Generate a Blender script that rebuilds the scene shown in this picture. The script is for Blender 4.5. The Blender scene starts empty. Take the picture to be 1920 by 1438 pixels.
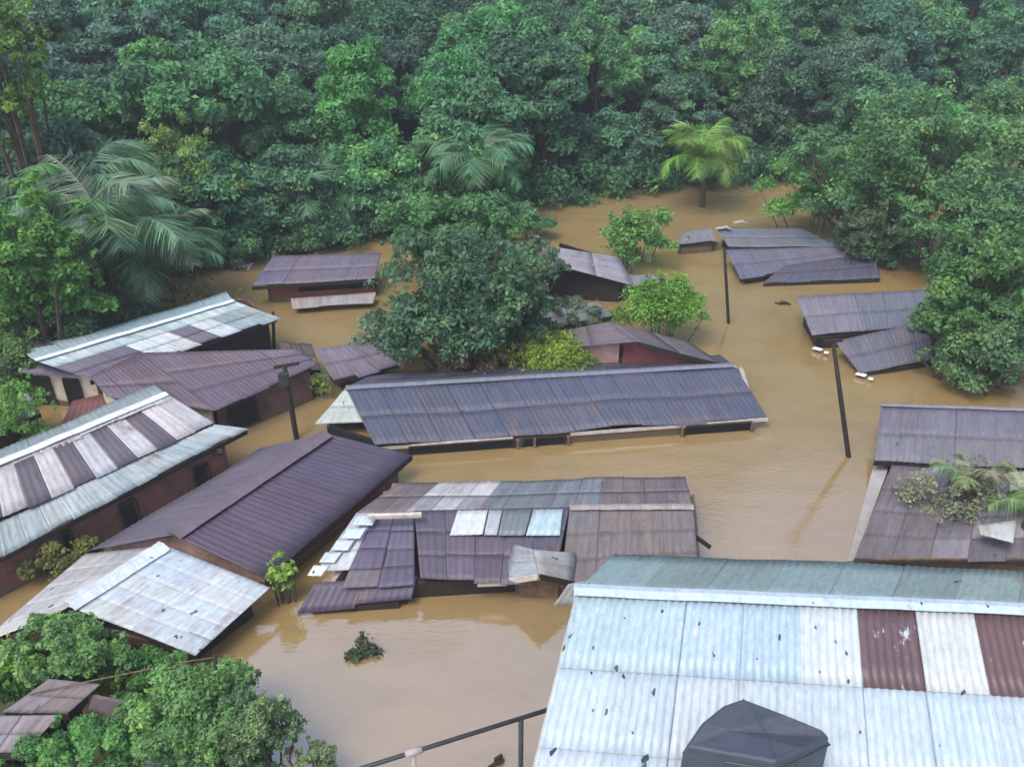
import bpy, math, random
import numpy as np
from mathutils import Vector
C = bpy.context
sc = C.scene
col = sc.collection
random.seed(7); RG = np.random.default_rng(7)

# ---------------------------------------------------------------- camera, sky, sun, exposure
H, PITCH, F = 13.0, math.radians(30), 1663.0
cd = bpy.data.cameras.new("camera"); cam = bpy.data.objects.new("camera", cd); col.objects.link(cam)
cam.location = (0, 0, H); cam.rotation_euler = (math.radians(90) - PITCH, 0, 0)
cd.sensor_width = 36; cd.lens = 36 * F / 1920; cd.clip_end = 3000; cd.clip_start = 0.1
sc.camera = cam
SUN_EL, SUN_AZ = math.radians(60), math.radians(-140)
w = bpy.data.worlds.new("World"); sc.world = w; w.use_nodes = True
nt = w.node_tree; bg = nt.nodes['Background']
sky = nt.nodes.new('ShaderNodeTexSky'); sky.sky_type = 'NISHITA'; sky.sun_disc = False
sky.sun_elevation = SUN_EL; sky.sun_rotation = SUN_AZ; sky.air_density = 1.0; sky.dust_density = 3.0; sky.ozone_density = 1.0
nt.links.new(sky.outputs[0], bg.inputs[0]); bg.inputs[1].default_value = 0.15
sd = bpy.data.lights.new("sun", 'SUN'); sd.energy = 1.2; sd.angle = math.radians(30); sd.color = (1.0, 0.97, 0.92)
sun = bpy.data.objects.new("sun", sd); col.objects.link(sun)
dirv = Vector((math.sin(SUN_AZ) * math.cos(SUN_EL), math.cos(SUN_AZ) * math.cos(SUN_EL), math.sin(SUN_EL)))
sun.rotation_euler = dirv.to_track_quat('Z', 'Y').to_euler()
sc.view_settings.view_transform = 'Standard'; sc.view_settings.look = 'None'
sc.view_settings.gamma = 1; sc.view_settings.use_curve_mapping = False
sc.view_settings.exposure = 1.36

# ---------------------------------------------------------------- placing helpers
def ang(py): return PITCH + math.atan((py - 719) / F)
def depth(Y, z): return Y * math.cos(PITCH) + (H - z) * math.sin(PITCH)
def at(px, py, z=0.0):
    Y = (H - z) / math.tan(ang(py)); d = depth(Y, z)
    return Vector(((px - 960) / F * d, Y, z))
def pt(px, py, Y):
    z = H - Y * math.tan(ang(py)); d = depth(Y, z)
    return Vector(((px - 960) / F * d, Y, z))
def project(p):
    d = depth(p.y, p.z); up = p.y * math.sin(PITCH) - (H - p.z) * math.cos(PITCH)
    return 960 + F * p.x / d, 719 - F * up / d
def pxm(p): return F / depth(p.y, p.z)

# ---------------------------------------------------------------- materials
def newmat(name):
    m = bpy.data.materials.new(name); m.use_nodes = True
    n = m.node_tree; b = n.nodes['Principled BSDF']
    return m, n, b
def N(n, t, **kw):
    o = n.nodes.new(t)
    for k, v in kw.items(): setattr(o, k, v)
    return o
def noise(n, vec, scale, detail=4, rough=.6):
    o = N(n, 'ShaderNodeTexNoise'); o.inputs['Scale'].default_value = scale
    o.inputs['Detail'].default_value = detail; o.inputs['Roughness'].default_value = rough
    n.links.new(vec, o.inputs['Vector']); return o.outputs[0]
def ramp(n, fac, a, b, ca=(0, 0, 0, 1), cb=(1, 1, 1, 1)):
    o = N(n, 'ShaderNodeValToRGB'); e = o.color_ramp.elements
    e[0].position = a; e[1].position = b; e[0].color = ca; e[1].color = cb
    n.links.new(fac, o.inputs[0]); return o.outputs[0]
def mix(n, fac, a, b, mode='MIX'):
    o = N(n, 'ShaderNodeMix', data_type='RGBA', blend_type=mode)
    for s, v in ((o.inputs[0], fac), (o.inputs[6], a), (o.inputs[7], b)):
        if isinstance(v, (int, float)): s.default_value = v
        elif isinstance(v, tuple): s.default_value = v if len(v) == 4 else (*v, 1)
        else: n.links.new(v, s)
    return o.outputs[2]
def mapping(n, vec, scale):
    o = N(n, 'ShaderNodeMapping'); o.inputs['Scale'].default_value = scale
    n.links.new(vec, o.inputs[0]); return o.outputs[0]
def bump(n, b, h, strength=.3, dist=.02):
    o = N(n, 'ShaderNodeBump'); o.inputs['Strength'].default_value = strength; o.inputs['Distance'].default_value = dist
    n.links.new(h, o.inputs['Height']); n.links.new(o.outputs[0], b.inputs['Normal'])

def sheet_mat(name, rust=.5, rustcol=(.105, .05, .045), rough=.5, wear=.35, spots=0.0, metal=0.0, peel=0):
    m, n, b = newmat(name)
    a = N(n, 'ShaderNodeAttribute', attribute_name='tint').outputs['Color']
    uv = N(n, 'ShaderNodeUVMap').outputs[0]
    streak = noise(n, mapping(n, uv, (5.0, .7, 1)), 1.0, 6, .65)
    blotch = noise(n, mapping(n, uv, (.7, .6, 1)), 1.3, 5, .6)
    fine = noise(n, mapping(n, uv, (14, 5, 1)), 1.0, 3, .7)
    c = mix(n, 1.0, a, ramp(n, streak, .25, .8, (1 - wear,) * 3 + (1,), (1 + wear * .55,) * 3 + (1,)), 'MULTIPLY')
    c = mix(n, 1.0, c, ramp(n, fine, .3, .75, (.8, .8, .8, 1), (1.15, 1.15, 1.15, 1)), 'MULTIPLY')
    c = mix(n, ramp(n, blotch, .68 - .3 * rust, .80 - .2 * rust), c, rustcol)
    if peel:
        pn = noise(n, mapping(n, uv, (2.6, .9, 1)), 1.6, 7, .7)
        c = mix(n, ramp(n, pn, .605, .64), c, (.40, .43, .46))
        c = mix(n, ramp(n, noise(n, mapping(n, uv, (3.4, .8, 1)), 1.1, 7, .72), .70, .73), c, (.13, .085, .075))
    else:  # rust creeping from laps and nails
        c = mix(n, ramp(n, noise(n, mapping(n, uv, (2.5, .5, 1)), .9, 8, .75), .56, .66), c, mix(n, .55, c, (.16, .085, .06)))
    if spots > 0:
        sp = noise(n, mapping(n, uv, (3.2, 1.9, 1)), 1.6, 2, .5)
        c = mix(n, ramp(n, sp, .735 - spots * .06, .745 - spots * .06), c, (.035, .05, .06))
    n.links.new(c, b.inputs['Base Color'])
    b.inputs['Metallic'].default_value = metal
    r = N(n, 'ShaderNodeMapRange'); r.inputs[3].default_value = rough - .1; r.inputs[4].default_value = rough + .25
    n.links.new(blotch, r.inputs[0]); n.links.new(r.outputs[0], b.inputs['Roughness'])
    bump(n, b, fine, .25, .01)
    return m
def tide(n, c):
    ps = N(n, 'ShaderNodeNewGeometry').outputs['Position']; sp = N(n, 'ShaderNodeSeparateXYZ'); n.links.new(ps, sp.inputs[0])
    ad = N(n, 'ShaderNodeMath', operation='MULTIPLY_ADD'); n.links.new(noise(n, ps, 1.5, 5), ad.inputs[0]); ad.inputs[1].default_value = -.35; n.links.new(sp.outputs[2], ad.inputs[2])
    return mix(n, ramp(n, ad.outputs[0], -.06, .02), (.10, .07, .04), c)
def plain(name, c, rough=.8, var=.3, scale=3.0, spec=.3, wall=False):
    m, n, b = newmat(name)
    g = N(n, 'ShaderNodeTexCoord').outputs['Object']
    f = noise(n, g, scale, 6, .65)
    lo = tuple(x * (1 - var) for x in c) + (1,); hi = tuple(x * (1 + var) for x in c) + (1,)
    n.links.new(tide(n, ramp(n, f, .3, .72, lo, hi)) if wall else ramp(n, f, .3, .72, lo, hi), b.inputs['Base Color'])
    b.inputs['Roughness'].default_value = rough; b.inputs['Specular IOR Level'].default_value = spec
    bump(n, b, noise(n, g, scale * 6, 3), .3, .01)
    return m
def brick_mat(name, c1, c2):
    m, n, b = newmat(name)
    uv = N(n, 'ShaderNodeUVMap').outputs[0]
    k = N(n, 'ShaderNodeTexBrick'); k.inputs['Scale'].default_value = 1.0
    k.inputs['Brick Width'].default_value = .22; k.inputs['Row Height'].default_value = .075; k.inputs['Mortar Size'].default_value = .009
    k.inputs['Color1'].default_value = (*c1, 1); k.inputs['Color2'].default_value = (*c2, 1); k.inputs['Mortar'].default_value = (.15, .10, .085, 1)
    n.links.new(uv, k.inputs['Vector'])
    c = mix(n, 1.0, k.outputs[0], ramp(n, noise(n, uv, 1.6, 5), .3, .7, (.5, .5, .5, 1), (1.15, 1.1, 1.1, 1)), 'MULTIPLY')
    n.links.new(tide(n, c), b.inputs['Base Color']); b.inputs['Roughness'].default_value = .9
    return m
def leaf_mat(name, trans=.4, yellow=(1.35, 1.15, .55)):
    m, n, b = newmat(name)
    oc = N(n, 'ShaderNodeObjectInfo').outputs['Color']
    a = N(n, 'ShaderNodeAttribute', attribute_name='leaf').outputs['Fac']
    c = mix(n, 1.0, oc, ramp(n, a, 0, 1, (.5, .6, .68, 1), (2.3, 2.0, 1.8, 1)), 'MULTIPLY')
    c = mix(n, ramp(n, a, .8, 1.0), c, mix(n, 1.0, c, (*yellow, 1), 'MULTIPLY'))
    n.links.new(c, b.inputs['Base Color']); b.inputs['Roughness'].default_value = .55
    b.inputs['Specular IOR Level'].default_value = .35
    t = N(n, 'ShaderNodeBsdfTranslucent'); n.links.new(c, t.inputs[0])
    ms = N(n, 'ShaderNodeMixShader'); ms.inputs[0].default_value = trans
    out = n.nodes['Material Output']
    n.links.new(b.outputs[0], ms.inputs[1]); n.links.new(t.outputs[0], ms.inputs[2]); n.links.new(ms.outputs[0], out.inputs[0])
    return m

M_RUST = sheet_mat('rusty_sheet', .22, (.085, .055, .065), .5, .3)
M_SLATE = sheet_mat('slate_sheet', .15, (.10, .075, .075), .5, .35, .25)
M_ZINC = sheet_mat('zinc_sheet', .05, (.16, .10, .09), .4, .16, .35)
M_WHITE = sheet_mat('weathered_white_sheet', .1, (.12, .13, .15), .45, .3, .9)
M_MIX = sheet_mat('patched_sheet', .3, (.12, .075, .07), .5, .4)
M_FADE = sheet_mat('faded_sheet', .35, (.14, .11, .10), .65, .45, .2)
M_CREAM = plain('cream_plaster', (.50, .43, .33), .9, .3, wall=True)
M_PINK = plain('stained_plaster', (.36, .23, .19), .9, .4, wall=True)
M_BROWN = plain('brown_boards', (.10, .055, .045), .9, .5, wall=True)
M_GREY = plain('grey_cement', (.30, .28, .27), .9, .25)
M_BRICK = brick_mat('red_brick', (.17, .062, .048), (.12, .05, .04))
M_RED = brick_mat('painted_red_brick', (.26, .05, .045), (.2, .045, .045))
M_DARK = plain('painted_shade', (.008, .008, .010), .9, .3)  # near-black paint standing in for unlit interiors and gaps under eaves
M_WOOD = plain('weathered_wood', (.13, .085, .055), .9, .45, 6)
M_DWOOD = plain('dark_wood', (.028, .020, .016), .85, .45, 6)
M_PALEWOOD = plain('pale_board', (.45, .40, .35), .85, .3, 6)
M_BARK = plain('bark', (.07, .05, .035), .95, .5, 5)
M_METAL = plain('pipe_metal', (.035, .04, .045), .45, .3, 5)
M_WPAINT = plain('white_plastic', (.75, .75, .76), .5, .12)
M_LEAF = leaf_mat('leaf'); M_FROND = leaf_mat('frond', .35)

# ---------------------------------------------------------------- object helpers
def tag(o, label=None, cat=None, group=None, kind=None):
    if label: o['label'] = label
    if cat: o['category'] = cat
    if group: o['group'] = group
    if kind: o['kind'] = kind
    return o
def empty(name, loc, label, cat, group=None):
    o = bpy.data.objects.new(name, None); col.objects.link(o); o.location = loc; o.empty_display_size = .3
    return tag(o, label, cat, group)
def mesh_obj(name, verts, faces, mat, parent=None, smooth=False, uvs=None, attrs=None, label=None):
    off = Vector(parent.location) if parent else Vector((0, 0, 0))
    if parent and parent.parent: off = off + Vector(parent.parent.location)
    v = [(p[0] - off[0], p[1] - off[1], p[2] - off[2]) for p in verts]
    me = bpy.data.meshes.new(name); me.from_pydata(v, [], faces); me.materials.append(mat)
    if uvs is not None:
        l = me.uv_layers.new(name='UVMap'); idx = np.zeros(len(me.loops), dtype=np.int32); me.loops.foreach_get('vertex_index', idx)
        l.data.foreach_set('uv', np.asarray(uvs, dtype=np.float32)[idx].ravel())
    if attrs is not None:
        a = me.color_attributes.new('tint', 'FLOAT_COLOR', 'POINT')
        a.data.foreach_set('color', np.asarray(attrs, dtype=np.float32).ravel())
    if smooth: me.polygons.foreach_set('use_smooth', [True] * len(me.polygons))
    me.update()
    o = bpy.data.objects.new(name, me); col.objects.link(o)
    if parent: o.parent = parent
    if label: o['label'] = label
    return o
class MB:
    def __init__(s): s.v = []; s.f = []
    def bar(s, a, b, wx, wz, up=Vector((0, 0, 1))):
        a = Vector(a); b = Vector(b); d = (b - a).normalized()
        x = d.cross(up)
        if x.length < 1e-3: x = Vector((1, 0, 0))
        x.normalize(); z = x.cross(d).normalized(); k = len(s.v)
        for p in (a, b):
            for sx, sz in ((-1, -1), (1, -1), (1, 1), (-1, 1)): s.v.append(p + x * sx * wx / 2 + z * sz * wz / 2)
        s.f += [tuple(k + i for i in q) for q in ((3, 2, 1, 0), (4, 5, 6, 7), (0, 1, 5, 4), (1, 2, 6, 5), (2, 3, 7, 6), (3, 0, 4, 7))]
        return s
    def tube(s, pts, rad, n=8):
        k = len(s.v); pts = [Vector(p) for p in pts]
        for i, p in enumerate(pts):
            d = (pts[min(i + 1, len(pts) - 1)] - pts[max(i - 1, 0)]).normalized()
            x = d.cross(Vector((.13, .99, .05))).normalized(); y = d.cross(x)
            for j in range(n):
                t = 2 * math.pi * j / n; s.v.append(p + (x * math.cos(t) + y * math.sin(t)) * rad[i])
        for i in range(len(pts) - 1):
            for j in range(n):
                a = k + i * n + j; b = k + i * n + (j + 1) % n; s.f.append((a, b, b + n, a + n))
        s.f.append(tuple(k + j for j in range(n))[::-1]); s.f.append(tuple(k + (len(pts) - 1) * n + j for j in range(n)))
        return s
    def prism(s, poly, z0, z1):
        k = len(s.v); n = len(poly)
        for z in (z0, z1):
            for p in poly: s.v.append(Vector((p[0], p[1], z)))
        s.f.append(tuple(range(k + n - 1, k - 1, -1))); s.f.append(tuple(range(k + n, k + 2 * n)))
        for i in range(n): s.f.append((k + i, k + (i + 1) % n, k + n + (i + 1) % n, k + n + i))
        return s
    def build(s, name, mat, parent=None, smooth=False, label=None):
        return mesh_obj(name, s.v, s.f, mat, parent, smooth, label=label)

# tints
PUR = (.112, .096, .15); PURD = (.09, .076, .12); SLA = (.094, .105, .152); WHI = (.50, .57, .65); LBL = (.33, .45, .53)
GBL = (.27, .34, .38); BRN = (.105, .082, .125); TAN = (.26, .225, .22); RUS = (.15, .065, .06); GRY = (.22, .22, .24); DGR = (.12, .15, .17)
def var(c, s=.15):
    k = 1 + random.uniform(-s, s); h = random.uniform(-.04, .04)
    return tuple(max(.01, x * k * (1 + h * e)) for x, e in zip(c, (1, 0, -1)))

def roof(name, root, c4, mat, tf, sw=.9, rows=3, pitch=.15, amp=.006, missing=(), sag=.035, rag=.08, jit=.003, step=.004, label=None):
    """corrugated sheets laid between ridge-left, ridge-right, eave-right, eave-left; every sheet modelled with its own overlap"""
    TL, TR, BR, BL = [Vector(c) for c in c4]
    W = ((TR - TL).length + (BR - BL).length) / 2; L = ((BL - TL).length + (BR - TR).length) / 2
    nc = max(1, round(W / sw)); V = []; Fc = []; U = []; A = []
    ph = random.uniform(0, 6)
    nrm = (TR - TL).cross(BL - TL).normalized()
    if nrm.z < 0: nrm = -nrm
    for j in range(rows):
        for i in range(nc):
            if (i, j) in missing: random.random(); continue
            c = tf(i, j, nc, rows)
            u0, u1 = i / nc, (i + 1) / nc; v0, v1 = j / rows, (j + 1) / rows
            v1e = v1 + (.03 if j < rows - 1 else random.uniform(0, rag) / L)
            nw = max(4, int(round((u1 - u0) * W / pitch)) * 4); k = len(V); nv = 4
            lift = random.uniform(0, jit); tw = random.uniform(-.004, .004)
            for b in range(nv + 1):
                for a in range(nw + 1):
                    u = u0 + (u1 - u0) * a / nw; v = v0 + (v1e - v0) * b / nv
                    p = TL * (1 - u) * (1 - v) + TR * u * (1 - v) + BR * u * v + BL * (1 - u) * v
                    z = amp * math.sin(u * W / pitch * 2 * math.pi)
                    z += step * (b / nv) + lift + tw * (a / nw - .5)
                    z += sag * (.5 * math.sin(u * W * .9 + ph) + .3 * math.sin(u * W * 2.1 + ph * 2 + v * 3)) * (.3 + v)
                    V.append(p + nrm * z); U.append((u * W + ph * 5, v * L + ph * 3)); A.append((c[0] * .75, c[1] * .74, c[2] * .75, 1) if max(c) < .3 else (c[0] * .88, c[1] * .86, c[2] * .80, 1))
            for b in range(nv):
                for a in range(nw):
                    q = k + b * (nw + 1) + a; Fc.append((q, q + nw + 1, q + nw + 2, q + 1))
    o = mesh_obj(name, V, Fc, mat, root, True, U, A, label)
    s = o.modifiers.new('thickness', 'SOLIDIFY'); s.thickness = .008; s.offset = -1
    return o

def zat(quads, x, y):
    best = None
    for q in quads:
        for t in ((0, 1, 2), (0, 2, 3)):
            a, b, c = [Vector(q[i]) for i in t]
            d = (b.x - a.x) * (c.y - a.y) - (c.x - a.x) * (b.y - a.y)
            if abs(d) < 1e-6: continue
            s = ((x - a.x) * (c.y - a.y) - (c.x - a.x) * (y - a.y)) / d
            t2 = ((b.x - a.x) * (y - a.y) - (x - a.x) * (b.y - a.y)) / d
            viol = max(0, -s, -t2, s + t2 - 1)
            z = a.z + s * (b.z - a.z) + t2 * (c.z - a.z)
            if viol > .3: z = min(a.z, b.z, c.z)
            if best is None or viol < best[0] - 1e-6: best = (viol, z)
    return best[1]
def inset(poly, d):
    c = sum((Vector(p) for p in poly), Vector()) / len(poly); out = []
    for p in poly:
        v = Vector(p) - c; v.z = 0; l = v.length; out.append(c + v * max(.1, (l - d * 1.35) / l))
    return out
def walls(root, quads, foot, mats, drop=.10, z0=-2.6, names=None):
    n = len(foot)
    for i in range(n):
        a, b = Vector(foot[i]), Vector(foot[(i + 1) % n]); m = mats[i % len(mats)]
        if m is None: continue
        d = (b - a); d.z = 0; L = d.length
        if L < .05: continue
        d /= L; nn = Vector((d.y, -d.x, 0)) * .06
        a2 = a + d * .061; b2 = b - d * .061; K = 14; V = []; U = []; Fc = []
        for k in range(K + 1):
            p = a2.lerp(b2, k / K); z = zat(quads, p.x, p.y) - drop
            for s in (-1, 1):
                V += [Vector((p.x, p.y, z0)) + nn * s, Vector((p.x, p.y, max(z, -.3))) + nn * s]
                U += [(k / K * L, 0), (k / K * L, z - z0)]
        for k in range(K):
            q = k * 4
            Fc += [(q, q + 4, q + 5, q + 1), (q + 2, q + 3, q + 7, q + 6), (q + 1, q + 5, q + 7, q + 3)]
        Fc += [(0, 1, 3, 2), (K * 4, K * 4 + 2, K * 4 + 3, K * 4 + 1)]
        mesh_obj('wall', V, Fc, m, root, False, U)
def edge(root, a, b, name='fascia', mat=None, w_=.035, h_=.12, dz=-.06):
    a = Vector(a) + Vector((0, 0, dz)); b = Vector(b) + Vector((0, 0, dz))
    return MB().bar(a, b, w_, h_).build(name, mat or M_DWOOD, root)
def cap(root, a, b, mat, tint, wd=.2, dz=.05):
    """folded ridge cap: two flanks over the ridge line"""
    a = Vector(a); b = Vector(b); d = (b - a).normalized(); s = Vector((d.y, -d.x, 0)).normalized()
    K = 16; V = []; U = []; L = (b - a).length
    for k in range(K + 1):
        p = a.lerp(b, k / K) + Vector((0, 0, dz + random.uniform(-.008, .008)))
        V += [p + s * wd - Vector((0, 0, wd * .28)), p, p - s * wd - Vector((0, 0, wd * .28))]; U += [(k / K * L, 0), (k / K * L, .2), (k / K * L, .4)]
    Fc = []
    for k in range(K):
        q = k * 3; Fc += [(q, q + 3, q + 4, q + 1), (q + 1, q + 4, q + 5, q + 2)]
    o = mesh_obj('ridge_cap', V, Fc, mat, root, False, U, [(*tint, 1)] * len(V))
    m = o.modifiers.new('thickness', 'SOLIDIFY'); m.thickness = .015
    return o
def opening(root, a, b, z0, z1, outward, name='window', frame=True):
    """framed near-black panel, painted as an unlit opening, on a wall between plan points a and b"""
    a = Vector((a[0], a[1], 0)); b = Vector((b[0], b[1], 0)); o = Vector((outward[0], outward[1], 0)).normalized() * .085
    m = MB(); zc = (z0 + z1) / 2
    p, q = a + o + Vector((0, 0, zc)), b + o + Vector((0, 0, zc))
    m.bar(p, q, .03, z1 - z0)
    w_ = m.build(name, M_DARK, root)
    if frame:
        f = MB(); o2 = o * 1.25; d = (b - a).normalized()
        for s, t in ((a, b),):
            f.bar(s + o2 + Vector((0, 0, z1)), t + o2 + Vector((0, 0, z1)), .05, .05)
            f.bar(s + o2 + Vector((0, 0, z0)), s + o2 + Vector((0, 0, z1 - .026)), .05, .05)
            f.bar(t + o2 + Vector((0, 0, z0)), t + o2 + Vector((0, 0, z1 - .026)), .05, .05)
        fo = f.build('frame', M_DWOOD, root); 
        fo.parent = w_
    return w_

# ---------------------------------------------------------------- ground, water
BK = [(-60, 25), (-30, 26.5), (-17, 28.2), (-12.5, 31), (-11, 32.8), (-7, 33.6), (-3, 36.0), (1, 38.6), (5, 40.2), (12, 42.3), (24, 45.5), (60, 52)]
def bank(x):
    if x <= BK[0][0]: return BK[0][1]
    for (a, b), (c, d) in zip(BK, BK[1:]):
        if x <= c: return b + (d - b) * (x - a) / (c - a)
    return BK[-1][1]
mound = at(-40, 1330)
def gz(x, y):
    t = y - bank(x)
    z = -2.6 + 2.9 * max(0, min(1, (t + 5) / 6.0)) + max(0, t - 1) * .15
    z = min(z, 9) + min(108, max(0, t - 38) * 1.5) + (.25 * math.sin(x * .5) * math.cos(y * .4) if t > 0 else 0) + (3 * math.sin(x * .11 + y * .07) + 2 * math.sin(x * .23 - y * .19) if t > 48 else 0)  # steep far hill is unseen, added to keep sky out of the far water's reflection
    r = math.hypot((x - mound.x) / 3.2, (y - mound.y) / 2.6)
    return max(z, -2.6 + 2.95 * max(0, 1 - max(0, r - .55) * 1.4))
V = []; Fc = []; xs = list(range(-400, -60, 40)) + [x for x in range(-60, 61, 1)] + list(range(80, 401, 40)); ys = list(range(-200, 0, 40)) + list(range(0, 100, 1)) + list(range(100, 700, 40))
for y in ys:
    for x in xs: V.append((x, y, gz(x, y)))
nx = len(xs)
for j in range(len(ys) - 1):
    for i in range(nx - 1): q = j * nx + i; Fc.append((q, q + 1, q + nx + 1, q + nx))
M_GROUND = plain('forest_floor', (.035, .045, .02), 1, .5, .6)
g = mesh_obj('ground', V, Fc, M_GROUND, smooth=True); g['kind'] = 'structure'

m, n, b = newmat('muddy_flood_water')
g_ = N(n, 'ShaderNodeTexCoord').outputs['Object']
big = noise(n, mapping(n, g_, (1, .7, 1)), .16, 3, .5); mid = noise(n, mapping(n, g_, (1, 2.2, 1)), .5, 5, .6)
c = mix(n, ramp(n, big, .35, .65), (.275, .180, .070), (.255, .19, .098))
c = mix(n, ramp(n, mid, .45, .7), c, (.235, .158, .064))
scum = noise(n, mapping(n, g_, (.35, 1.6, 1)), 1.3, 9, .72)
c = mix(n, ramp(n, scum, .60, .74), c, (.30, .225, .11))
n.links.new(c, b.inputs['Base Color'])
b.inputs['IOR'].default_value = 3.0; b.inputs['Specular IOR Level'].default_value = .5
rr = N(n, 'ShaderNodeMapRange'); rr.inputs[3].default_value = .02; rr.inputs[4].default_value = .10
n.links.new(mid, rr.inputs[0]); n.links.new(rr.outputs[0], b.inputs['Roughness'])
rip = N(n, 'ShaderNodeMath', operation='ADD')
n.links.new(noise(n, mapping(n, g_, (1, 1.8, 1)), 1.4, 4, .55), rip.inputs[0]); n.links.new(noise(n, mapping(n, g_, (1, 2.5, 1)), 6, 2, .5), rip.inputs[1])
bump(n, b, rip.outputs[0], .09, .04)
M_WATER = m
wv = [(-400, -200, 0), (400, -200, 0), (400, 500, 0), (-400, 500, 0)]
wo = mesh_obj('flood_water', wv, [(0, 1, 2, 3)], M_WATER); wo['kind'] = 'structure'

# ---------------------------------------------------------------- houses
def simple_house(name, label, quads, mats, sheetmat, tfs, foot=None, wallm=(M_BROWN,), group='flooded tin-roofed houses', rows=2, d=.3, cat='house', caps=None, **kw):
    Q = [[Vector(p) for p in q] for q in quads]
    allp = [p for q in Q for p in q]
    c = sum(allp, Vector()) / len(allp); c.z = 0
    root = empty(name, c, label, cat, group)
    for q, tf in zip(Q, tfs): roof('roof', root, q, sheetmat, tf, rows=rows, **kw)
    for q in Q: edge(root, q[3], q[2], dz=-.10); 
    if foot: walls(root, Q, inset(foot, d), wallm)
    if caps: cap(root, caps[0], caps[1], sheetmat, caps[2])
    return root
def T(c, s=.15):
    memo = {}
    def f(i, j, nc, nr):
        if i not in memo: memo[i] = var(c, s * .45)
        return var(memo[i], s * .3)
    return f
def TP(lst, base, s=.1):
    d = dict(lst)
    return lambda i, j, nc, nr: var(d.get((i, j), d.get((i, None), base)), s)

# long slate-roofed house in the middle
RL, RR, ER, EL = at(648, 727, .8), at(1375, 685, .78), at(1441, 781, .38), at(702, 836, .38)
BRr, BLr = at(1352, 668, .35), at(700, 700, .35)
root = empty('long_house', ((RL + ER) / 2 * 1.0).xy.to_3d(), 'long house with slate-grey corrugated roof across the middle of the flood', 'house', 'flooded tin-roofed houses')
roof('roof', root, (RL, RR, ER, EL), M_SLATE, lambda i, j, nc, nr: var(SLA if random.random() < .75 else (.11, .112, .145), .05), rows=2, rag=.07, sag=.085)
roof('roof', root, (RR, RL, BLr, BRr), M_SLATE, T(SLA), rows=2)
cap(root, RL, RR, M_SLATE, (.17, .18, .22), .12)
HL1 = at(590, 795, .4)
roof('roof', root, (RL, RL + (EL - RL) * .05, at(712, 790, .42), HL1), M_ZINC, T((.40, .46, .45), .08), sw=1.1, rows=2, label='pale green hip end of the roof, holed')
foot = [HL1, EL, ER, at(1400, 700, .3), at(700, 705, .3)]
qs = [(RL, RR, ER, EL), (RR, RL, BLr, BRr), (RL, RL, EL, HL1)]
fi = inset(foot, .22)
walls(root, qs, fi, [M_DARK, M_BRICK, M_GREY, M_GREY, M_GREY], drop=.12)
edge(root, EL, EL.lerp(ER, .34), mat=M_PALEWOOD, dz=-.09, h_=.09); edge(root, EL.lerp(ER, .485), ER, mat=M_PALEWOOD, dz=-.09, h_=.09)
wa, wb = fi[1], fi[2]; out = Vector((0, -1, 0))
for (a, b_) in ((.06, .335), (.36, .47), (.80, .985)):
    opening(root, wa.lerp(wb, a), wa.lerp(wb, b_), .02 if a != .36 else -.2, .27, out, 'window' if a != .36 else 'door', frame=True)
for t in (.345, .39, .48, .79, .985):
    p = wa.lerp(wb, t) + Vector((0, -.16, 0)); MB().bar(p + Vector((0, 0, -2.5)) - Vector((0, 0, p.z)), Vector((p.x, p.y, .29)), .07, .07).build('post', M_WOOD, root)

# dark red-brown gabled house, centre left
A_, B_ = at(325, 1003, 1.4), at(612, 812, 1.4)
C_, D_ = at(772, 852, .65), at(500, 1085, .62)
E_, F_ = at(488, 842, .8), at(165, 1032, .8)
simple_house('gabled_house', 'brown-roofed gabled house left of centre with its smooth ridge running away', [(A_, B_, C_, D_), (B_, A_, F_, E_)], None, M_RUST,
   [lambda i, j, nc, nr: var(BRN, .05), lambda i, j, nc, nr: var((.145, .13, .17), .05)], [F_, D_, C_, E_], (M_PINK, M_BRICK, M_BRICK, M_PINK), rows=1, step=.001, sag=.03, rag=.02, jit=.004, caps=(A_, B_, (.13, .1, .12)), amp=.008)
# white-sheeted house, lower left
A2, B2, C2, D2 = at(308, 1022, 1.3), at(507, 1101, .62), at(368, 1228, .5), at(130, 1135, 1.2)
E2, F2 = at(-30, 1200, .7), at(160, 1038, .75)
rt = simple_house('white_roofed_house', 'house with pale white weathered sheets on its roof, lower left beside bushes', [(A2, B2, C2, D2), (F2, A2, D2, E2)], None, M_WHITE,
   [lambda i, j, nc, nr: var(WHI if random.random() < .8 else (.5, .55, .6), .08), lambda i, j, nc, nr: var((.42, .43, .46), .25)], [E2, C2, B2, F2], (M_BROWN, M_DWOOD, M_BROWN, M_BROWN), rows=5, sw=1.1, rag=.1, sag=.04, caps=(D2, A2, (.5, .55, .6)))
# striped-roof house at the left
zr, ze = 1.95, 1.35
S = [at(-90, 905, zr), at(312, 738, zr), at(400, 792, 1.45), at(-90, 1012, 1.45)]
S2_ = [S[3] + Vector((0, 0, -.06)), S[2] + Vector((0, 0, -.06)), at(462, 803, 1.15), at(-90, 1088, 1.0)]
def stripes(i, j, nc, nr): return var((.50, .49, .54) if (nc - i) % 2 == 0 or i == nc - 1 else (.15, .13, .155), .13)
St = [S[0].lerp(S[3], .13), S[1].lerp(S[2], .13)]
rt = simple_house('striped_roof_house', 'long house at left whose roof alternates white and dark sheets', [(S[0], S[1], St[1], St[0]), (St[0], St[1], S[2], S[3]), S2_], None, M_MIX,
   [T((.46, .47, .53), .08), stripes, lambda i, j, nc, nr: var((.38, .45, .49), .10)], None, rows=1, sw=.46, sag=.03)
bk = [at(-90, 880, 1.2), at(290, 722, 1.2)]
roof('roof', rt, (S[1], S[0], bk[0], bk[1]), M_MIX, T(GBL), rows=1)
cap(rt, S[0], S[1], M_ZINC, (.6, .62, .66), .12)
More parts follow.
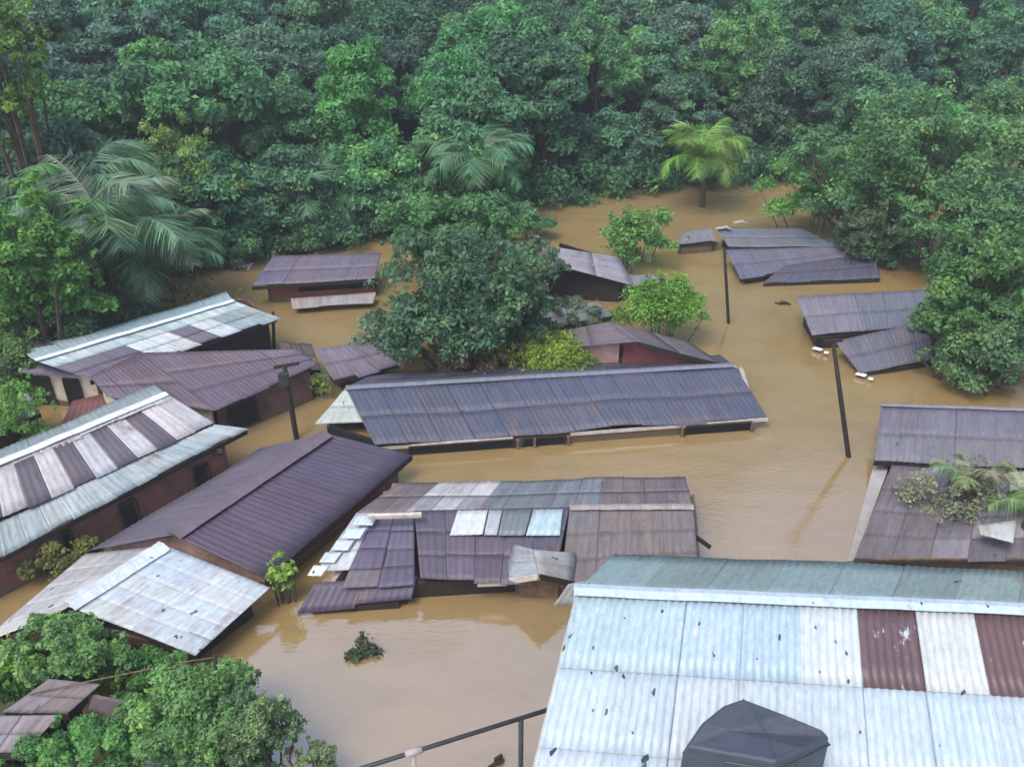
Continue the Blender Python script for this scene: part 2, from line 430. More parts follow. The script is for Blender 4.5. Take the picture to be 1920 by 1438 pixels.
qq = [S, S2_, (S[1], S[0], bk[0], bk[1])]
walls(rt, qq, [S2_[3].lerp(S[3], .25), S2_[2].lerp(S[2], .3).lerp(S2_[3], .06), S[1].lerp(S[0], .04), S[0]], [M_BRICK, M_BROWN, M_BRICK, M_BRICK], drop=.12)
wa, wb = S2_[3].lerp(S[3], .25), S2_[2].lerp(S[2], .3).lerp(S2_[3], .06)
nrm2 = Vector(((wb - wa).y, -(wb - wa).x, 0))
for a, b_ in ((.33, .36), (.54, .60), (.84, .90)):
    opening(rt, wa.lerp(wb, a), wa.lerp(wb, b_), .1, .78, nrm2, 'window')
MB().bar(at(412, 862, 0), at(412, 845, 1.0) * 1, .12, .12).build('post', M_DWOOD, rt)
edge(rt, S2_[3], S2_[2], mat=M_WOOD, dz=-.07, h_=.08)

# left back house with pale ridge band
P1, P2, P3, P4 = at(66, 676, 1.75), at(438, 564, 1.75), at(518, 594, 1.3), at(168, 712, 1.2)
def pale_top(i, j, nc, nr):
    if j == 0: return var((.46, .56, .60), .07)
    if i in (nc - 6, nc - 5, 6): return var((.55, .62, .68), .08)
    if i in (7, 8): return var(GBL, .1)
    return var((.17, .15, .19), .12)
miss = {(11, 2), (12, 2), (10, 2)}
rt = simple_house('pale_ridge_house', 'long house at upper left with a pale blue band along the roof top', [(P1, P2, P3, P4)], None, M_MIX, [pale_top], None, rows=3, sw=.6, missing=miss, rag=.2)
pb = [at(40, 660, 1.3), at(425, 548, 1.3)]
roof('roof', rt, (P2, P1, pb[0], pb[1]), M_ZINC, T(LBL), rows=1)
cap(rt, P1, P2, M_ZINC, (.6, .68, .7), .1)
qq = [(P1, P2, P3, P4), (P2, P1, pb[0], pb[1])]
ft = inset([P4, P3, pb[1], pb[0]], .2)
walls(rt, qq, ft, [M_DARK, M_BROWN, M_BROWN, M_CREAM], drop=.12)
# purple roofed house in front of it
G = [at(168, 706, 1.35), at(262, 661, 1.6), at(556, 655, 1.5), at(598, 684, 1.05), at(400, 768, 1.05), at(200, 743, 1.1)]
cen = sum(G, Vector()) / 6; cen.z = 0
rt = empty('purple_roofed_house', cen, 'purple-brown roofed house at left behind the striped roof', 'house', 'flooded tin-roofed houses')
q1 = (G[1], G[2], G[4].lerp(G[3], .55), G[5].lerp(G[4], .75)); 
roof('roof', rt, (G[1], G[2], G[3], G[4]), M_RUST, T((.14, .11, .145), .12), rows=3, sag=.03, label='broad purple main slope')
roof('roof', rt, (G[0], G[1], G[4], G[5]), M_RUST, T((.12, .09, .12), .2), rows=2, sag=.03, sw=.5)
qq = [(G[1], G[2], G[3], G[4]), (G[0], G[1], G[4], G[5])]
fi = inset([G[0], G[5], G[4], G[3], G[2]], .2)
walls(rt, qq, fi, [M_CREAM, M_CREAM, M_BROWN, M_BROWN, M_BROWN], drop=.1)
fl = fi[2]; 
opening(rt, fi[1].lerp(fl, .12), fi[1].lerp(fl, .8), .1, .85, (-.3, -1), 'window')
opening(rt, fl.lerp(fi[3], .12), fl.lerp(fi[3], .4), .1, .8, (1, -1), 'window')
# left gable porch: cream wall with two dark doorways
q = [at(60, 700, 1.3), at(180, 712, 1.25)]
rt = empty('cream_porch', (q[0] + q[1]).xy.to_3d() / 2, 'cream porch wall with two dark doorways at the left end of the purple roof', 'porch')
a, b_ = at(72, 735, .35), at(196, 745, .35); a.z = b_.z = 0
walls(rt, [(Vector((-50, -50, 1.15)), Vector((50, -50, 1.15)), Vector((50, 90, 1.15)), Vector((-50, 90, 1.15)))], [a, b_, b_ + Vector((.4, .8, 0)), a + Vector((.3, .8, 0))], [M_CREAM], drop=0)
dn = Vector(((b_ - a).y, -(b_ - a).x, 0))
opening(rt, a.lerp(b_, .06), a.lerp(b_, .26), .02, .92, dn, 'doorway'); opening(rt, a.lerp(b_, .48), a.lerp(b_, .70), .05, .92, dn, 'doorway')
t4 = [a + Vector((-.2, 1, 1.45)), b_ + Vector((.3, .6, 1.4)), b_ + Vector((.2, -.25, 1.2)), a + Vector((-.2, -.25, 1.2))]
roof('roof', rt, t4, M_RUST, T(PUR), rows=1)
# small red-tiled lean-to
rq = [at(135, 752, .75), at(205, 735, .8), at(200, 790, .3), at(105, 815, .25)]
simple_house('red_lean_to', 'small red lean-to roof under the cream porch', [rq], None, sheet_mat('red_sheet', .2, (.2, .03, .03), .6, .4), [T((.15, .05, .05), .2)], rq, (M_RED,), rows=1, cat='lean-to', group=None, d=.15)
rq = [at(-80, 735, 1.3), at(50, 732, 1.3), at(75, 772, .9), at(-80, 838, .85)]
simple_house('edge_house', 'purple-grey roof at the left frame edge with dark space below', [rq], None, M_RUST, [T((.2, .165, .2), .12)], rq, (M_DWOOD,), rows=2)
# little broken roof right of it
rq = [at(590, 655, .95), at(690, 640, .95), at(748, 680, .55), at(625, 712, .5)]
simple_house('broken_roof_house', 'small broken grey-purple roof left of the big central tree', [rq], None, M_FADE, [T((.19, .165, .21), .25)], rq, (M_DWOOD,), rows=2, sw=.7, rag=.25)
rq = [at(520, 640, .75), at(585, 648, .8), at(600, 690, .6), at(545, 690, .6)]
simple_house('debris_shed', 'dark collapsed shed roof between the purple roof and the small broken roof', [rq], None, M_FADE, [T((.08, .07, .07), .35)], rq, (M_DWOOD,), rows=2, sw=.4, rag=.3, jit=.08, cat='shed')
# far centre-left house
f4 = [at(512, 480, 1.1), at(714, 474, 1.1), at(704, 521, .8), at(472, 536, .8)]
rt = simple_house('far_long_house', 'far house with plain lilac-grey roof and dark red wall near the forest', [f4], None, M_RUST, [T((.165, .145, .20), .07)], None, rows=2, rag=.04, sag=.02)
a, b_ = at(508, 566, 0), at(706, 553, 0)
walls(rt, [f4], [a, b_, at(702, 500, .3), at(520, 505, .3)], [M_RED, M_BROWN, M_BROWN, M_BROWN], drop=.15)
opening(rt, a.lerp(b_, .28), a.lerp(b_, .97), .35, .66, (0, -1), 'window')
rq = [at(545, 560, .35), at(706, 548, .35), at(700, 568, .22), at(548, 578, .22)]
roof('awning', rt, rq, M_FADE, T((.33, .30, .31), .1), rows=1, label='grey awning sheet just above the water')
# far centre gable house behind the tree
g0 = [at(1040, 505, .95), at(1075, 468, 1.5), at(1140, 520, 1.35)]
ra, rb = at(1040, 498, 1.45), at(1050, 465, 1.45)
rc, rd = at(1186, 536, .7), at(1160, 482, .7)
le, lf = at(930, 520, .7), at(960, 482, .7)
rt = simple_house('grey_gable_house', 'house with pale grey-lilac gable roof and dark open end right of the central tree', [(rb, ra, rc, rd), (ra, rb, lf, le)], None, M_FADE, [T((.33, .31, .37), .1), T(GRY)], [le, rc, rd, lf], (M_DWOOD,), rows=2, rag=.08)
rq = [at(1170, 515, .5), at(1228, 515, .5), at(1240, 530, .35), at(1165, 540, .35)]
simple_house('annex_shed', 'low flat grey annex roof beside the pale gable roof', [rq], None, M_FADE, [T((.27, .25, .28), .1)], rq, (M_DWOOD,), rows=1, cat='shed', d=.1)
rq = [at(1010, 585, .7), at(1120, 565, .7), at(1150, 590, .4), at(1015, 612, .4)]
simple_house('sunken_roof_house', 'grey-green sunken roof under the right side of the central tree', [rq], None, M_FADE, [T((.22, .25, .24), .2)], rq, (M_DWOOD,), rows=2, d=.15)
# red gable house
pk, pkb = at(1195, 641, 1.35), at(1140, 604, 1.4)
re, reb = at(1352, 684, .62), at(1292, 642, .62)
le, leb = at(1035, 655, .7), at(1062, 618, .75)
rt = simple_house('red_gable_house', 'house with low dark gable roof and painted red gable wall behind the long roof', [(pkb, pk, re, reb), (pk, pkb, leb, le)], None, M_RUST, [T((.15, .135, .155), .1), T((.17, .15, .17), .1)], None, rows=2, rag=.04)
fr = inset([le, re, reb, leb], .25)
mid_ = fr[0].lerp(fr[1], .4)
walls(rt, [(pkb, pk, re, reb), (pk, pkb, leb, le)], [fr[0], mid_, fr[1], fr[2], fr[3]], [M_PINK, M_RED, M_RED, M_RED, M_CREAM], drop=.06)
edge(rt, pk, re, mat=M_DWOOD, dz=-.05)

# rusty patched house cluster, centre foreground
K = [at(668, 962, .95), at(1068, 952, .95), at(1060, 1078, .5), at(575, 1104, .45)]
Kb = [at(742, 905, .65), at(1070, 900, .65)]
def patch_front(i, j, nc, nr):
    if i == 0 and j < nr - 0: return var((.50, .55, .62), .2)
    if random.random() < .12: return var((.17, .15, .17), .1)
    return var(PUR, .18)
def patch_back(i, j, nc, nr):
    u = i / nc
    if .12 < u < .30: return var(random.choice([(.42, .42, .46), (.3, .3, .34), (.48, .48, .52)]), .12)
    if .30 < u < .7: return var((.21, .24, .27), .1)
    return var((.2, .17, .18), .1)
mid3 = [at(795, 1085, .55), at(990, 1078, .55)]
lsp = K[0].lerp(K[1], .27); lsb = at(788, 1082, .6)
rt = empty('patched_roof_house', sum([p.xy.to_3d() for p in K], Vector()) / 4, 'house with rusty purple roof patched with pale sheets in the centre foreground', 'house', 'flooded tin-roofed houses')
roof('roof', rt, (K[0], lsp, at(778, 1092, .5), at(570, 1108, .5)), M_RUST, patch_front, rows=4, sw=.5, rag=.2, sag=.06, jit=.03, missing={(0, 3)})
roof('roof', rt, (lsp + Vector((0, 0, .03)), K[1] + Vector((0, 0, .03)), at(1040, 1080, .63), lsb), M_RUST, T((.112, .095, .13), .2), rows=3, sw=.6, rag=.22, sag=.09, jit=.025)
Kr = [at(1068, 952, .95), at(1300, 951, .95), at(1312, 1075, .45), at(1050, 1100, .45)]
roof('roof', rt, Kr, M_FADE, T((.20, .175, .17), .08), rows=3, sw=.7, rag=.03, label='brownish weathered right part of the roof')
bl = [at(745, 906, .62), at(1285, 895, .62)]
roof('roof', rt, (Kr[1], K[0], bl[0], bl[1]), M_FADE, lambda i, j, nc, nr: patch_back(nc - 1 - i, j, nc, nr), rows=2, sw=.5, rag=.06)
cap(rt, K[1], Kr[1], M_FADE, (.3, .27, .26), .1)
# raised pale sheets on the front slope
def loose(px4, z4, tint, mat=M_ZINC, name='loose_sheet', parent=None, label=None):
    q = [at(x, y, z) for (x, y), z in zip(px4, z4)]
    return roof(name, parent, q, mat, T(tint, .05), rows=1, sw=5, sag=0, rag=0, label=label)
loose([(858, 957), (915, 956), (905, 1002), (843, 1004)], (1.02, 1.02, .86, .86), (.52, .56, .64), parent=rt, label='white sheet')
loose([(917, 956), (942, 956), (932, 1003), (907, 1003)], (1.01, 1.01, .85, .85), (.35, .40, .45), parent=rt, label='grey sheet')
loose([(944, 956), (997, 955), (984, 1004), (934, 1004)], (1.02, 1.02, .86, .86), (.17, .21, .23), parent=rt, label='dark slate sheet')
loose([(1000, 955), (1056, 954), (1050, 1004), (986, 1004)], (1.03, 1.03, .87, .87), (.40, .52, .58), parent=rt, label='pale blue sheet')
qs = [(K[0], K[1], K[2], K[3]), Kr, (Kr[1], K[0], bl[0], bl[1])]
walls(rt, qs, inset([K[3], at(1050, 1090, .5), Kr[2], bl[1], bl[0]], .3), [M_DWOOD, M_DWOOD, M_BROWN, M_BROWN, M_PINK], drop=.12)
edge(rt, at(1300, 925, .75), Kr[2], 'verge_board', M_WOOD, w_=.07, h_=.3, dz=-.16)
MB().bar(at(1296, 1000, .7), at(1332, 1026, .45), .07, .07).build('beam', M_DWOOD, rt)
edge(rt, at(895, 1090, .52), at(950, 1088, .52), 'gutter_board', M_PALEWOOD, w_=.1, h_=.1, dz=-.05)
for i in range(9):   # broken sheets along the left verge
    x = 600 + i * 11; y = 1062 - i * 11
# low porch in front of it
pq = [at(590, 1092, .5), at(782, 1080, .5), at(772, 1122, .22), at(562, 1142, .12)]
rt2 = empty('tin_porch', at(680, 1120, 0), 'low rusty tin porch sloping into the water under the patched roof', 'porch')
roof('roof', rt2, pq, M_RUST, T(PURD, .12), rows=1, sw=1.2, rag=.15)
walls(rt2, [pq], inset(pq, .15), [M_DWOOD], drop=.07)
# pale sheets on the left verge, resting
for i, (x, y) in enumerate([(684, 973), (664, 998), (644, 1020), (622, 1043), (600, 1068)]):
    s = 1; zz = 1.0 - i * .09
    q = [(x - 12, y - 8), (x + 26 - i * 2, y - 9), (x + 14 - i * 3, y + 12), (x - 24, y + 11)]
    o = loose(q, (zz + .08, zz + .06, zz, zz + .03), random.choice([(.58, .66, .74), (.5, .58, .66), (.66, .70, .76)]), parent=rt, label='pale blue sheet on the left edge of the roof')
# small gable dormer/porch
da, db = at(1000, 1030, 1.15), at(1010, 1078, 1.0)
q1 = [da, db, at(1075, 1092, .5), at(1080, 1035, .75)]; q2 = [db, da, at(968, 1022, .85), at(945, 1088, .5)]
rt3 = empty('gabled_porch', at(1010, 1095, 0), 'small pale gabled porch at the eave of the patched roof', 'porch')
roof('roof', rt3, q1, M_FADE, T((.33, .33, .34), .1), rows=1, sw=.4, rag=.05); roof('roof', rt3, q2, M_FADE, T((.33, .35, .38), .1), rows=1, sw=.4, rag=.05)
edge(rt3, db, q1[2], mat=M_DWOOD, dz=-.04); edge(rt3, db, q2[3], mat=M_PALEWOOD, dz=-.04)
walls(rt3, [q1, q2], inset([q2[3], q1[2], q1[3], q2[2]], .2), [M_WOOD], drop=.16)
# little red wall debris near gable house corner
rt = empty('brick_ruin', at(745, 945, 0), 'broken red brick corner wall between the brown gabled house and patched roof', 'wall')
mbk = MB()
for px, py, h in ((728, 935, .45), (745, 930, .6), (757, 942, .35), (735, 950, .3), (722, 948, .5)):
    p = at(px, py, .3); mbk.prism([(p.x - .12, p.y - .1), (p.x + .12, p.y - .07), (p.x + .1, p.y + .12), (p.x - .11, p.y + .09)], -2.5, h)
mbk.build('wall', plain('broken_brick', (.25, .10, .08), .9, .5), rt)
MB().bar(at(690, 968, 1.2), at(790, 965, 1.15), .1, .08).build('beam', M_PALEWOOD, rt)

# upper right cluster
rq = [at(1282, 434, .7), at(1338, 428, .7), at(1345, 452, .45), at(1268, 458, .45)]
simple_house('small_far_shed', 'small grey shed left of the far slate roofs', [rq], None, M_FADE, [T(GRY)], rq, (M_WOOD,), rows=1, cat='shed', d=.12)
u = [at(1340, 425, .75), at(1500, 428, .75), at(1570, 462, .5), at(1365, 462, .5)]
simple_house('far_slate_house', 'farthest slate-grey roof by the right-hand tree, pale scraps along it', [u], None, M_SLATE, [T((.165, .185, .22), .12)], u, (M_DWOOD,), rows=2)
u2 = [at(1360, 468, .65), at(1575, 462, .65), at(1610, 486, .35), at(1388, 521, .3)]
simple_house('lilac_slate_house', 'lilac-grey roof directly in front of the farthest slate roof', [u2], None, M_SLATE, [T((.165, .165, .215), .1)], u2, (M_DWOOD,), rows=2)
u3 = [at(1470, 498, .5), at(1640, 474, .5), at(1650, 520, .2), at(1432, 530, .15)]
simple_house('dark_low_house', 'low dark violet roof in front of the lilac-grey roof', [u3], None, M_RUST, [T((.10, .10, .14), .1)], u3, (M_DWOOD,), rows=2)
for i, (px, py, s, lb) in enumerate([(1357, 428, .30, 'pale sheet scrap at the left corner of the farthest slate roof'), (1388, 417, .26, 'pale sheet scrap at the back edge of the farthest slate roof')]):
    p = at(px, py, .80); mb = MB()
    mb.bar(p - Vector((s, 0, .02)), p + Vector((s * .6, .05, .04)), .22, .02); mb.bar(p + Vector((s * .3, -.12, .05)), p + Vector((s, -.05, .0)), .14, .02)
    tag(mb.build('sheet_scrap', M_GREY), lb, 'debris', 'pale scraps on the far roof')
# right middle pair
v = [at(1492, 556, .95), at(1765, 541, .95), at(1762, 605, .6), at(1522, 629, .55)]
simple_house('grey_flat_house', 'flat grey-lilac roof right of the channel with dark eave shadow below', [v], None, M_SLATE, [lambda i, j, nc, nr: var((.22, .21, .25) if i < 2 else (.165, .18, .22), .04)], v, (M_DWOOD,), rows=2, rag=.03)
v2 = [at(1565, 640, .6), at(1745, 600, .65), at(1750, 672, .3), at(1612, 700, .12)]
simple_house('lower_grey_house', 'ridged grey roof below the flat grey-lilac roof, tipped to the water', [v2], None, M_SLATE, [T((.16, .16, .195), .1)], v2, (M_DWOOD, M_RED), rows=2, sw=.6, rag=.05)
for i, (px, py, lb) in enumerate([(1525, 652, 'white scrap of sheet floating beside the leaning pole'), (1606, 700, 'white scrap of sheet at the near corner of the ridged grey roof')]):
    p = at(px, py, .1)
    mb = MB(); mb.bar(p, p + Vector((.2, -.2, .03)), .16, .02); mb.bar(p + Vector((.25, -.3, .0)), p + Vector((.36, -.36, .01)), .12, .02)
    tag(mb.build('sheet_scrap', M_WPAINT), lb, 'debris', 'white scraps in the water')
# right big houses
x1 = [at(1652, 760, .9), at(2010, 772, .9), at(2020, 885, .5), at(1640, 862, .5)]
rt = simple_house('right_slate_house', 'big slate-lilac roof at the right edge above the plant-covered roof', [x1], None, M_SLATE, [lambda i, j, nc, nr: var((.17, .165, .21) if j == 0 else (.20, .20, .225), .03)], x1, (M_DARK,), rows=2, rag=.03)
cap(rt, x1[0], x1[1], M_SLATE, (.2, .19, .22), .08)
x2 = [at(1672, 872, .95), at(2020, 895, 1.0), at(2030, 1045, .6), at(1602, 1046, .55)]
rt = simple_house('plant_covered_house', 'rusty brown-grey roof at right with a drooping plant lying over it', [x2], None, M_FADE, [lambda i, j, nc, nr: var((.17, .15, .165) if random.random() < .8 else (.26, .25, .28), .08)], x2, (M_DARK, M_DARK, M_BROWN, M_GREY), rows=4, sw=.8, rag=.12, sag=.09)
edge(rt, x2[3], x2[2], mat=M_WOOD, dz=-.05, h_=.06)
q = [at(1835, 985, 1.08), at(1905, 975, 1.08), at(1900, 1012, .98), at(1838, 1000, .98)]
roof('loose_sheet', rt, q, M_ZINC, T((.40, .43, .45), .1), rows=1, sw=3, sag=0)
q = [at(1890, 885, 1.15), at(2000, 880, 1.15), at(2000, 960, 1.1), at(1895, 940, 1.1)]
roof('loose_sheet', rt, q, M_ZINC, T((.42, .46, .46), .1), rows=1, sw=.5, sag=.03)
wl = [at(1640, 865, .2), at(1668, 870, .2), at(1603, 1048, .2), at(1590, 1048, .2)]
o = MB().prism([(p.x, p.y) for p in wl], -2.5, .16).build('ledge_wall', M_GREY); tag(o, 'pale concrete ledge at water level along the left of the plant-covered roof', 'wall')

# roofs seen through right trees
tq = [at(1662, 388, 1.2), at(1735, 378, 1.3), at(1738, 428, .8), at(1690, 420, .8)]
simple_house('tree_hidden_house', 'pale blue roof glimpsed through the big tree at upper right', [tq], None, M_ZINC, [T((.40, .46, .50), .2)], tq, (M_DWOOD,), rows=2, sw=.7, d=.1)
tq = [at(1790, 598, 1.2), at(1960, 590, 1.3), at(1960, 635, .8), at(1800, 640, .8)]
simple_house('bush_hidden_house', 'pale grey roof showing through foliage at the right edge', [tq], None, M_ZINC, [T((.30, .36, .38), .25)], tq, (M_DWOOD,), rows=2, sw=.7, d=.15)

# bottom-left shacks
y1 = [at(92, 1272, 1.35), at(188, 1282, 1.4), at(128, 1336, 1.05), at(8, 1330, 1.0)]
simple_house('plank_shack', 'grey-brown weathered shack roof in the bottom-left bushes, the upper one', [y1], None, M_FADE, [T((.21, .18, .18), .18)], y1, (M_DWOOD,), rows=2, sw=.5, cat='shack')
y2 = [at(-30, 1342, 1.1), at(112, 1340, 1.1), at(45, 1410, .7), at(-60, 1410, .7)]
simple_house('plank_shack', 'pale purple-grey shack roof at the bottom-left corner', [y2], None, M_FADE, [T((.27, .245, .27), .15)], y2, (M_DWOOD,), rows=2, sw=.5, cat='shack')
y3 = [at(172, 1300, 1.2), at(285, 1322, 1.2), at(238, 1348, .95), at(165, 1330, .95)]
simple_house('plank_shack', 'small dark brown shack roof beside the bottom-left bushes, rightmost of three', [y3], None, M_FADE, [T((.13, .10, .10), .15)], y3, (M_DWOOD,), rows=1, sw=.5, cat='shack')

# ---------------------------------------------------------------- foreground white roof
zR = 3.4
R0, R1 = at(1082, 1106, zR), at(2150, 1152, zR)
bot_l = at(1000, 1438, 2.62); dl = bot_l - R0; e0 = R0 + dl * 1.7
e1 = R1 + Vector((dl.x * .5, dl.y, dl.z)) * 1.9
def fg(i, j, nc, nr):
    c0 = [(.35, .47, .54), (.36, .48, .56), (.37, .48, .58), (.38, .49, .59), (.48, .54, .60), RUS, (.50, .56, .61), RUS, (.46, .5, .55), RUS][min(i, 9)]
    if j == 0: return var(c0, .05) if c0 != RUS else var((.13, .078, .082), .06)
    return var(random.choice([(.42, .51, .60), (.45, .53, .61), (.43, .52, .61)]), .05)
rt = empty('white_roofed_building', ((R0 + R1) / 2).xy.to_3d(), 'large foreground building with white corrugated roof and two rust-red sheets', 'house')
n_rows = 4
roof('roof', rt, (R0, R1, e1, e0), sheet_mat('foreground_sheet', .12, (.30, .32, .36), .42, .14, .55, .0, 1), fg, sw=.86, step=.014, rows=n_rows, pitch=.12, amp=.014, sag=.014, rag=.03)
f0, f1 = at(1170, 1036, 2.85), at(2150, 1082, 2.85)
f0 = at(1150, 1038, 2.85)
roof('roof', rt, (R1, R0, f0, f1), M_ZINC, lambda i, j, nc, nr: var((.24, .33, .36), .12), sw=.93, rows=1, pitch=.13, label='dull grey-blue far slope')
cap(rt, R0 + Vector((-.05, 0, 0)), R1, M_ZINC, (.42, .51, .60), .13, .05)
edge(rt, R0, e0, 'verge_board', M_PALEWOOD, dz=-.09, h_=.1)
qs = [(R0, R1, e1, e0), (R1, R0, f0, f1)]
walls(rt, qs, [e0 + Vector((.35, .6, 0)), e1 + Vector((-.3, .6, 0)), f1 + Vector((-.3, -.3, 0)), f0 + Vector((.35, -.3, 0))], [M_CREAM], drop=.15)
q = [at(1065, 1095, 2.3), at(1110, 1085, 2.3), at(1100, 1130, 2.05), at(1040, 1132, 2.0)]
roof('awning', rt, q, M_FADE, T((.3, .33, .33), .1), rows=1, sw=.5)

# black covered box on the roof
top = [at(1287, 1397, 3.35), at(1318, 1352, 3.45), at(1357, 1321, 3.5), at(1393, 1308, 3.52), at(1470, 1337, 3.55), at(1542, 1366, 3.52), at(1556, 1380, 3.45), at(1510, 1404, 3.52), at(1457, 1428, 3.5), at(1365, 1412, 3.45)]
ctr = sum(top, Vector()) / len(top); nT = len(top)
V = list(top) + [Vector((ctr.x + (p.x - ctr.x) * 1.04 + .015 * math.sin(i * 4), ctr.y + (p.y - ctr.y) * 1.04, p.z - .22)) for p in top] + [Vector((ctr.x + (p.x - ctr.x) * 1.06 + .03 * math.sin(i * 2.7), ctr.y + (p.y - ctr.y) * 1.06, 2.5)) for i, p in enumerate(top)] + [ctr + Vector((.05, 0, .015))]
Fc = [(i, (i + 1) % nT, 3 * nT) for i in range(nT)] + [((i + 1) % nT + k * nT, i + k * nT, i + (k + 1) * nT, (i + 1) % nT + (k + 1) * nT) for i in range(nT) for k in (0, 1)]
mt, nn_, bb_ = newmat('black_tarpaulin'); bb_.inputs['Roughness'].default_value = .55
gt = N(nn_, 'ShaderNodeTexCoord').outputs['Object']; ns = noise(nn_, mapping(nn_, gt, (1, 1, 1)), 2.2, 4)
nn_.links.new(ramp(nn_, ns, .3, .7, (.028, .036, .052, 1), (.048, .058, .080, 1)), bb_.inputs['Base Color']); bump(nn_, bb_, ns, .5, .06)
rt = empty('covered_tank', Vector((ctr.x, ctr.y, 2.7)), 'black tarpaulin-covered tank standing on the white foreground roof', 'tank')
cov = mesh_obj('tarpaulin', V, Fc, mt, rt)
bv = cov.modifiers.new('soft', 'BEVEL'); bv.width = .05; bv.segments = 3
MB().tube([top[k] * 1.0 + Vector((0, 0, -.15)) + (top[k] - ctr) * .03 for k in range(nT)], [.014] * nT, 6).build('rope', M_METAL, rt)
MB().tube([top[3], ctr + Vector((.05, 0, .02)), top[8]], [.006] * 3, 6).build('seam', mt, rt)

# ---------------------------------------------------------------- poles and railing
def pole(name, base, top, r, label, cat='pole', extra=None):
    rt = empty(name, base, label, cat, 'wooden poles in the flood')
    b0 = base + (base - top).normalized() * 2.4
    MB().tube([b0, base, base.lerp(top, .5), top], [r * 1.1, r * 1.05, r, r * .85], 10).build('shaft', M_DWOOD, rt, True)
    return rt
b0 = at(1591, 856, 0); t0 = pt(1562, 640, b0.y + .4)
p = pole('leaning_pole', b0, t0, .06, 'thick dark pole leaning left in the channel right of the long house')
MB().bar(t0 + Vector((-.22, 0, -.02)), t0 + Vector((.22, 0, .04)), .07, .07).build('cross_arm', M_DWOOD, p)
b0 = at(1366, 606, 0); t0 = pt(1358, 466, b0.y)
pole('utility_pole', b0, t0, .05, 'thin upright pole standing in the upper channel')
b0 = at(556, 822, 0); t0 = pt(533, 686, b0.y)
p = pole('utility_pole', b0, t0, .07, 'leaning dark pole in the water left of the long house')
MB().bar(t0 + Vector((-.3, .1, -.1)), t0 + Vector((.35, .1, .02)), .07, .07).build('cross_arm', M_DWOOD, p)
MB().prism([(t0.x - .14, t0.y - .2), (t0.x + .1, t0.y - .2), (t0.x + .1, t0.y - .05), (t0.x - .14, t0.y - .05)], t0.z - .5, t0.z - .15).build('meter_box', M_METAL, p)
b0 = at(514, 655, 0); t0 = pt(512, 585, b0.y)
pole('utility_pole', b0, t0, .05, 'short thin pole behind the purple roof')
# railing bottom centre
rr0, rr1 = at(690, 1436, 1.5), at(1034, 1328, 1.9)
ra0 = rr0 + (rr0 - rr1) * .6
rt = empty('pipe_railing', at(880, 1420, 0), 'dark pipe handrail rising to the foreground roof over the water', 'railing')
MB().tube([ra0, rr0, rr1], [.035, .035, .035], 8).build('rail', M_METAL, rt, True)
for t in (.24, .83):
    p = rr0.lerp(rr1, t); MB().tube([Vector((p.x, p.y, -2)), p], [.04, .04], 8).build('post', M_METAL if t > .5 else M_GREY, rt, True)
pj = rr0.lerp(rr1, .24); MB().tube([pj - (rr1 - rr0).normalized() * .12, pj + (rr1 - rr0).normalized() * .14], [.055, .055], 8).build('joint', M_GREY, rt, True, label='pale pipe joint')
# small rail/pole lower left
b0 = at(406, 1345, .6); t0 = pt(402, 1226, b0.y)
rt = empty('garden_rail', Vector((b0.x, b0.y, 0)), 'thin dark post with a sagging rail leading left over bottom-left bushes', 'rail')
MB().tube([Vector((b0.x, b0.y, -1)), t0], [.035, .03], 8).build('post', M_DWOOD, rt, True)
pts = [pt(402, 1232, b0.y), pt(330, 1243, b0.y), pt(240, 1262, b0.y), pt(150, 1280, b0.y), pt(60, 1300, b0.y)]
MB().tube(pts, [.012] * 5, 6).build('rail', M_WOOD, rt, True)

# ---------------------------------------------------------------- foliage
def leaf_arrays(lobes, n, size, up=.45, flat=1.0):
    """rhombic leaves on the shells of many lobes; returns verts (4n x 3) and per-leaf value"""
    L = np.array([[*c, *r] for c, r in lobes]); wts = (L[:, 3] * L[:, 4]); wts /= wts.sum()
    k = RG.choice(len(L), n, p=wts); cc = L[k, :3]; r = L[k, 3:6]
    d = RG.normal(size=(n, 3)); d /= np.linalg.norm(d, axis=1)[:, None]
    d[:, 2] = np.where(d[:, 2] < -.35, -d[:, 2], d[:, 2])
    p = cc + d * r * (RG.uniform(.1, 1.5, (n, 1)) ** .6) + RG.normal(size=(n, 3)) * r * .12
    nn = d * .7 + RG.normal(size=(n, 3)) * .6 + np.array([0, 0, up]); nn /= np.linalg.norm(nn, axis=1)[:, None]
    t = np.cross(nn, RG.normal(size=(n, 3))); t /= np.linalg.norm(t, axis=1)[:, None]; b = np.cross(nn, t)
    s = size * RG.uniform(.6, 1.35, (n, 1))
    s *= RG.choice([.6, 1.0, 1.45], (n, 1))
    q = np.stack([p - t * s, p + b * s * .5 + nn * s * .12, p + t * s, p - b * s * .5 + nn * s * .12], 1)
    lv = RG.uniform(0, 1, len(L))[k] * .6 + RG.uniform(0, 1, n) * .4
    return q.reshape(-1, 3), lv
def leaf_mesh(name, q, lv):
    n = len(lv); me = bpy.data.meshes.new(name); me.vertices.add(4 * n); me.vertices.foreach_set('co', q.astype(np.float32).ravel())
    me.loops.add(4 * n); me.loops.foreach_set('vertex_index', np.arange(4 * n, dtype=np.int32))
    me.polygons.add(n); me.polygons.foreach_set('loop_start', np.arange(0, 4 * n, 4, dtype=np.int32))
    try: me.polygons.foreach_set('loop_total', np.full(n, 4, dtype=np.int32))
    except Exception: pass
    a = me.attributes.new('leaf', 'FLOAT', 'POINT'); a.data.foreach_set('value', np.repeat(lv, 4).astype(np.float32))
    me.materials.append(M_LEAF); me.update(calc_edges=True); me.validate(); return me
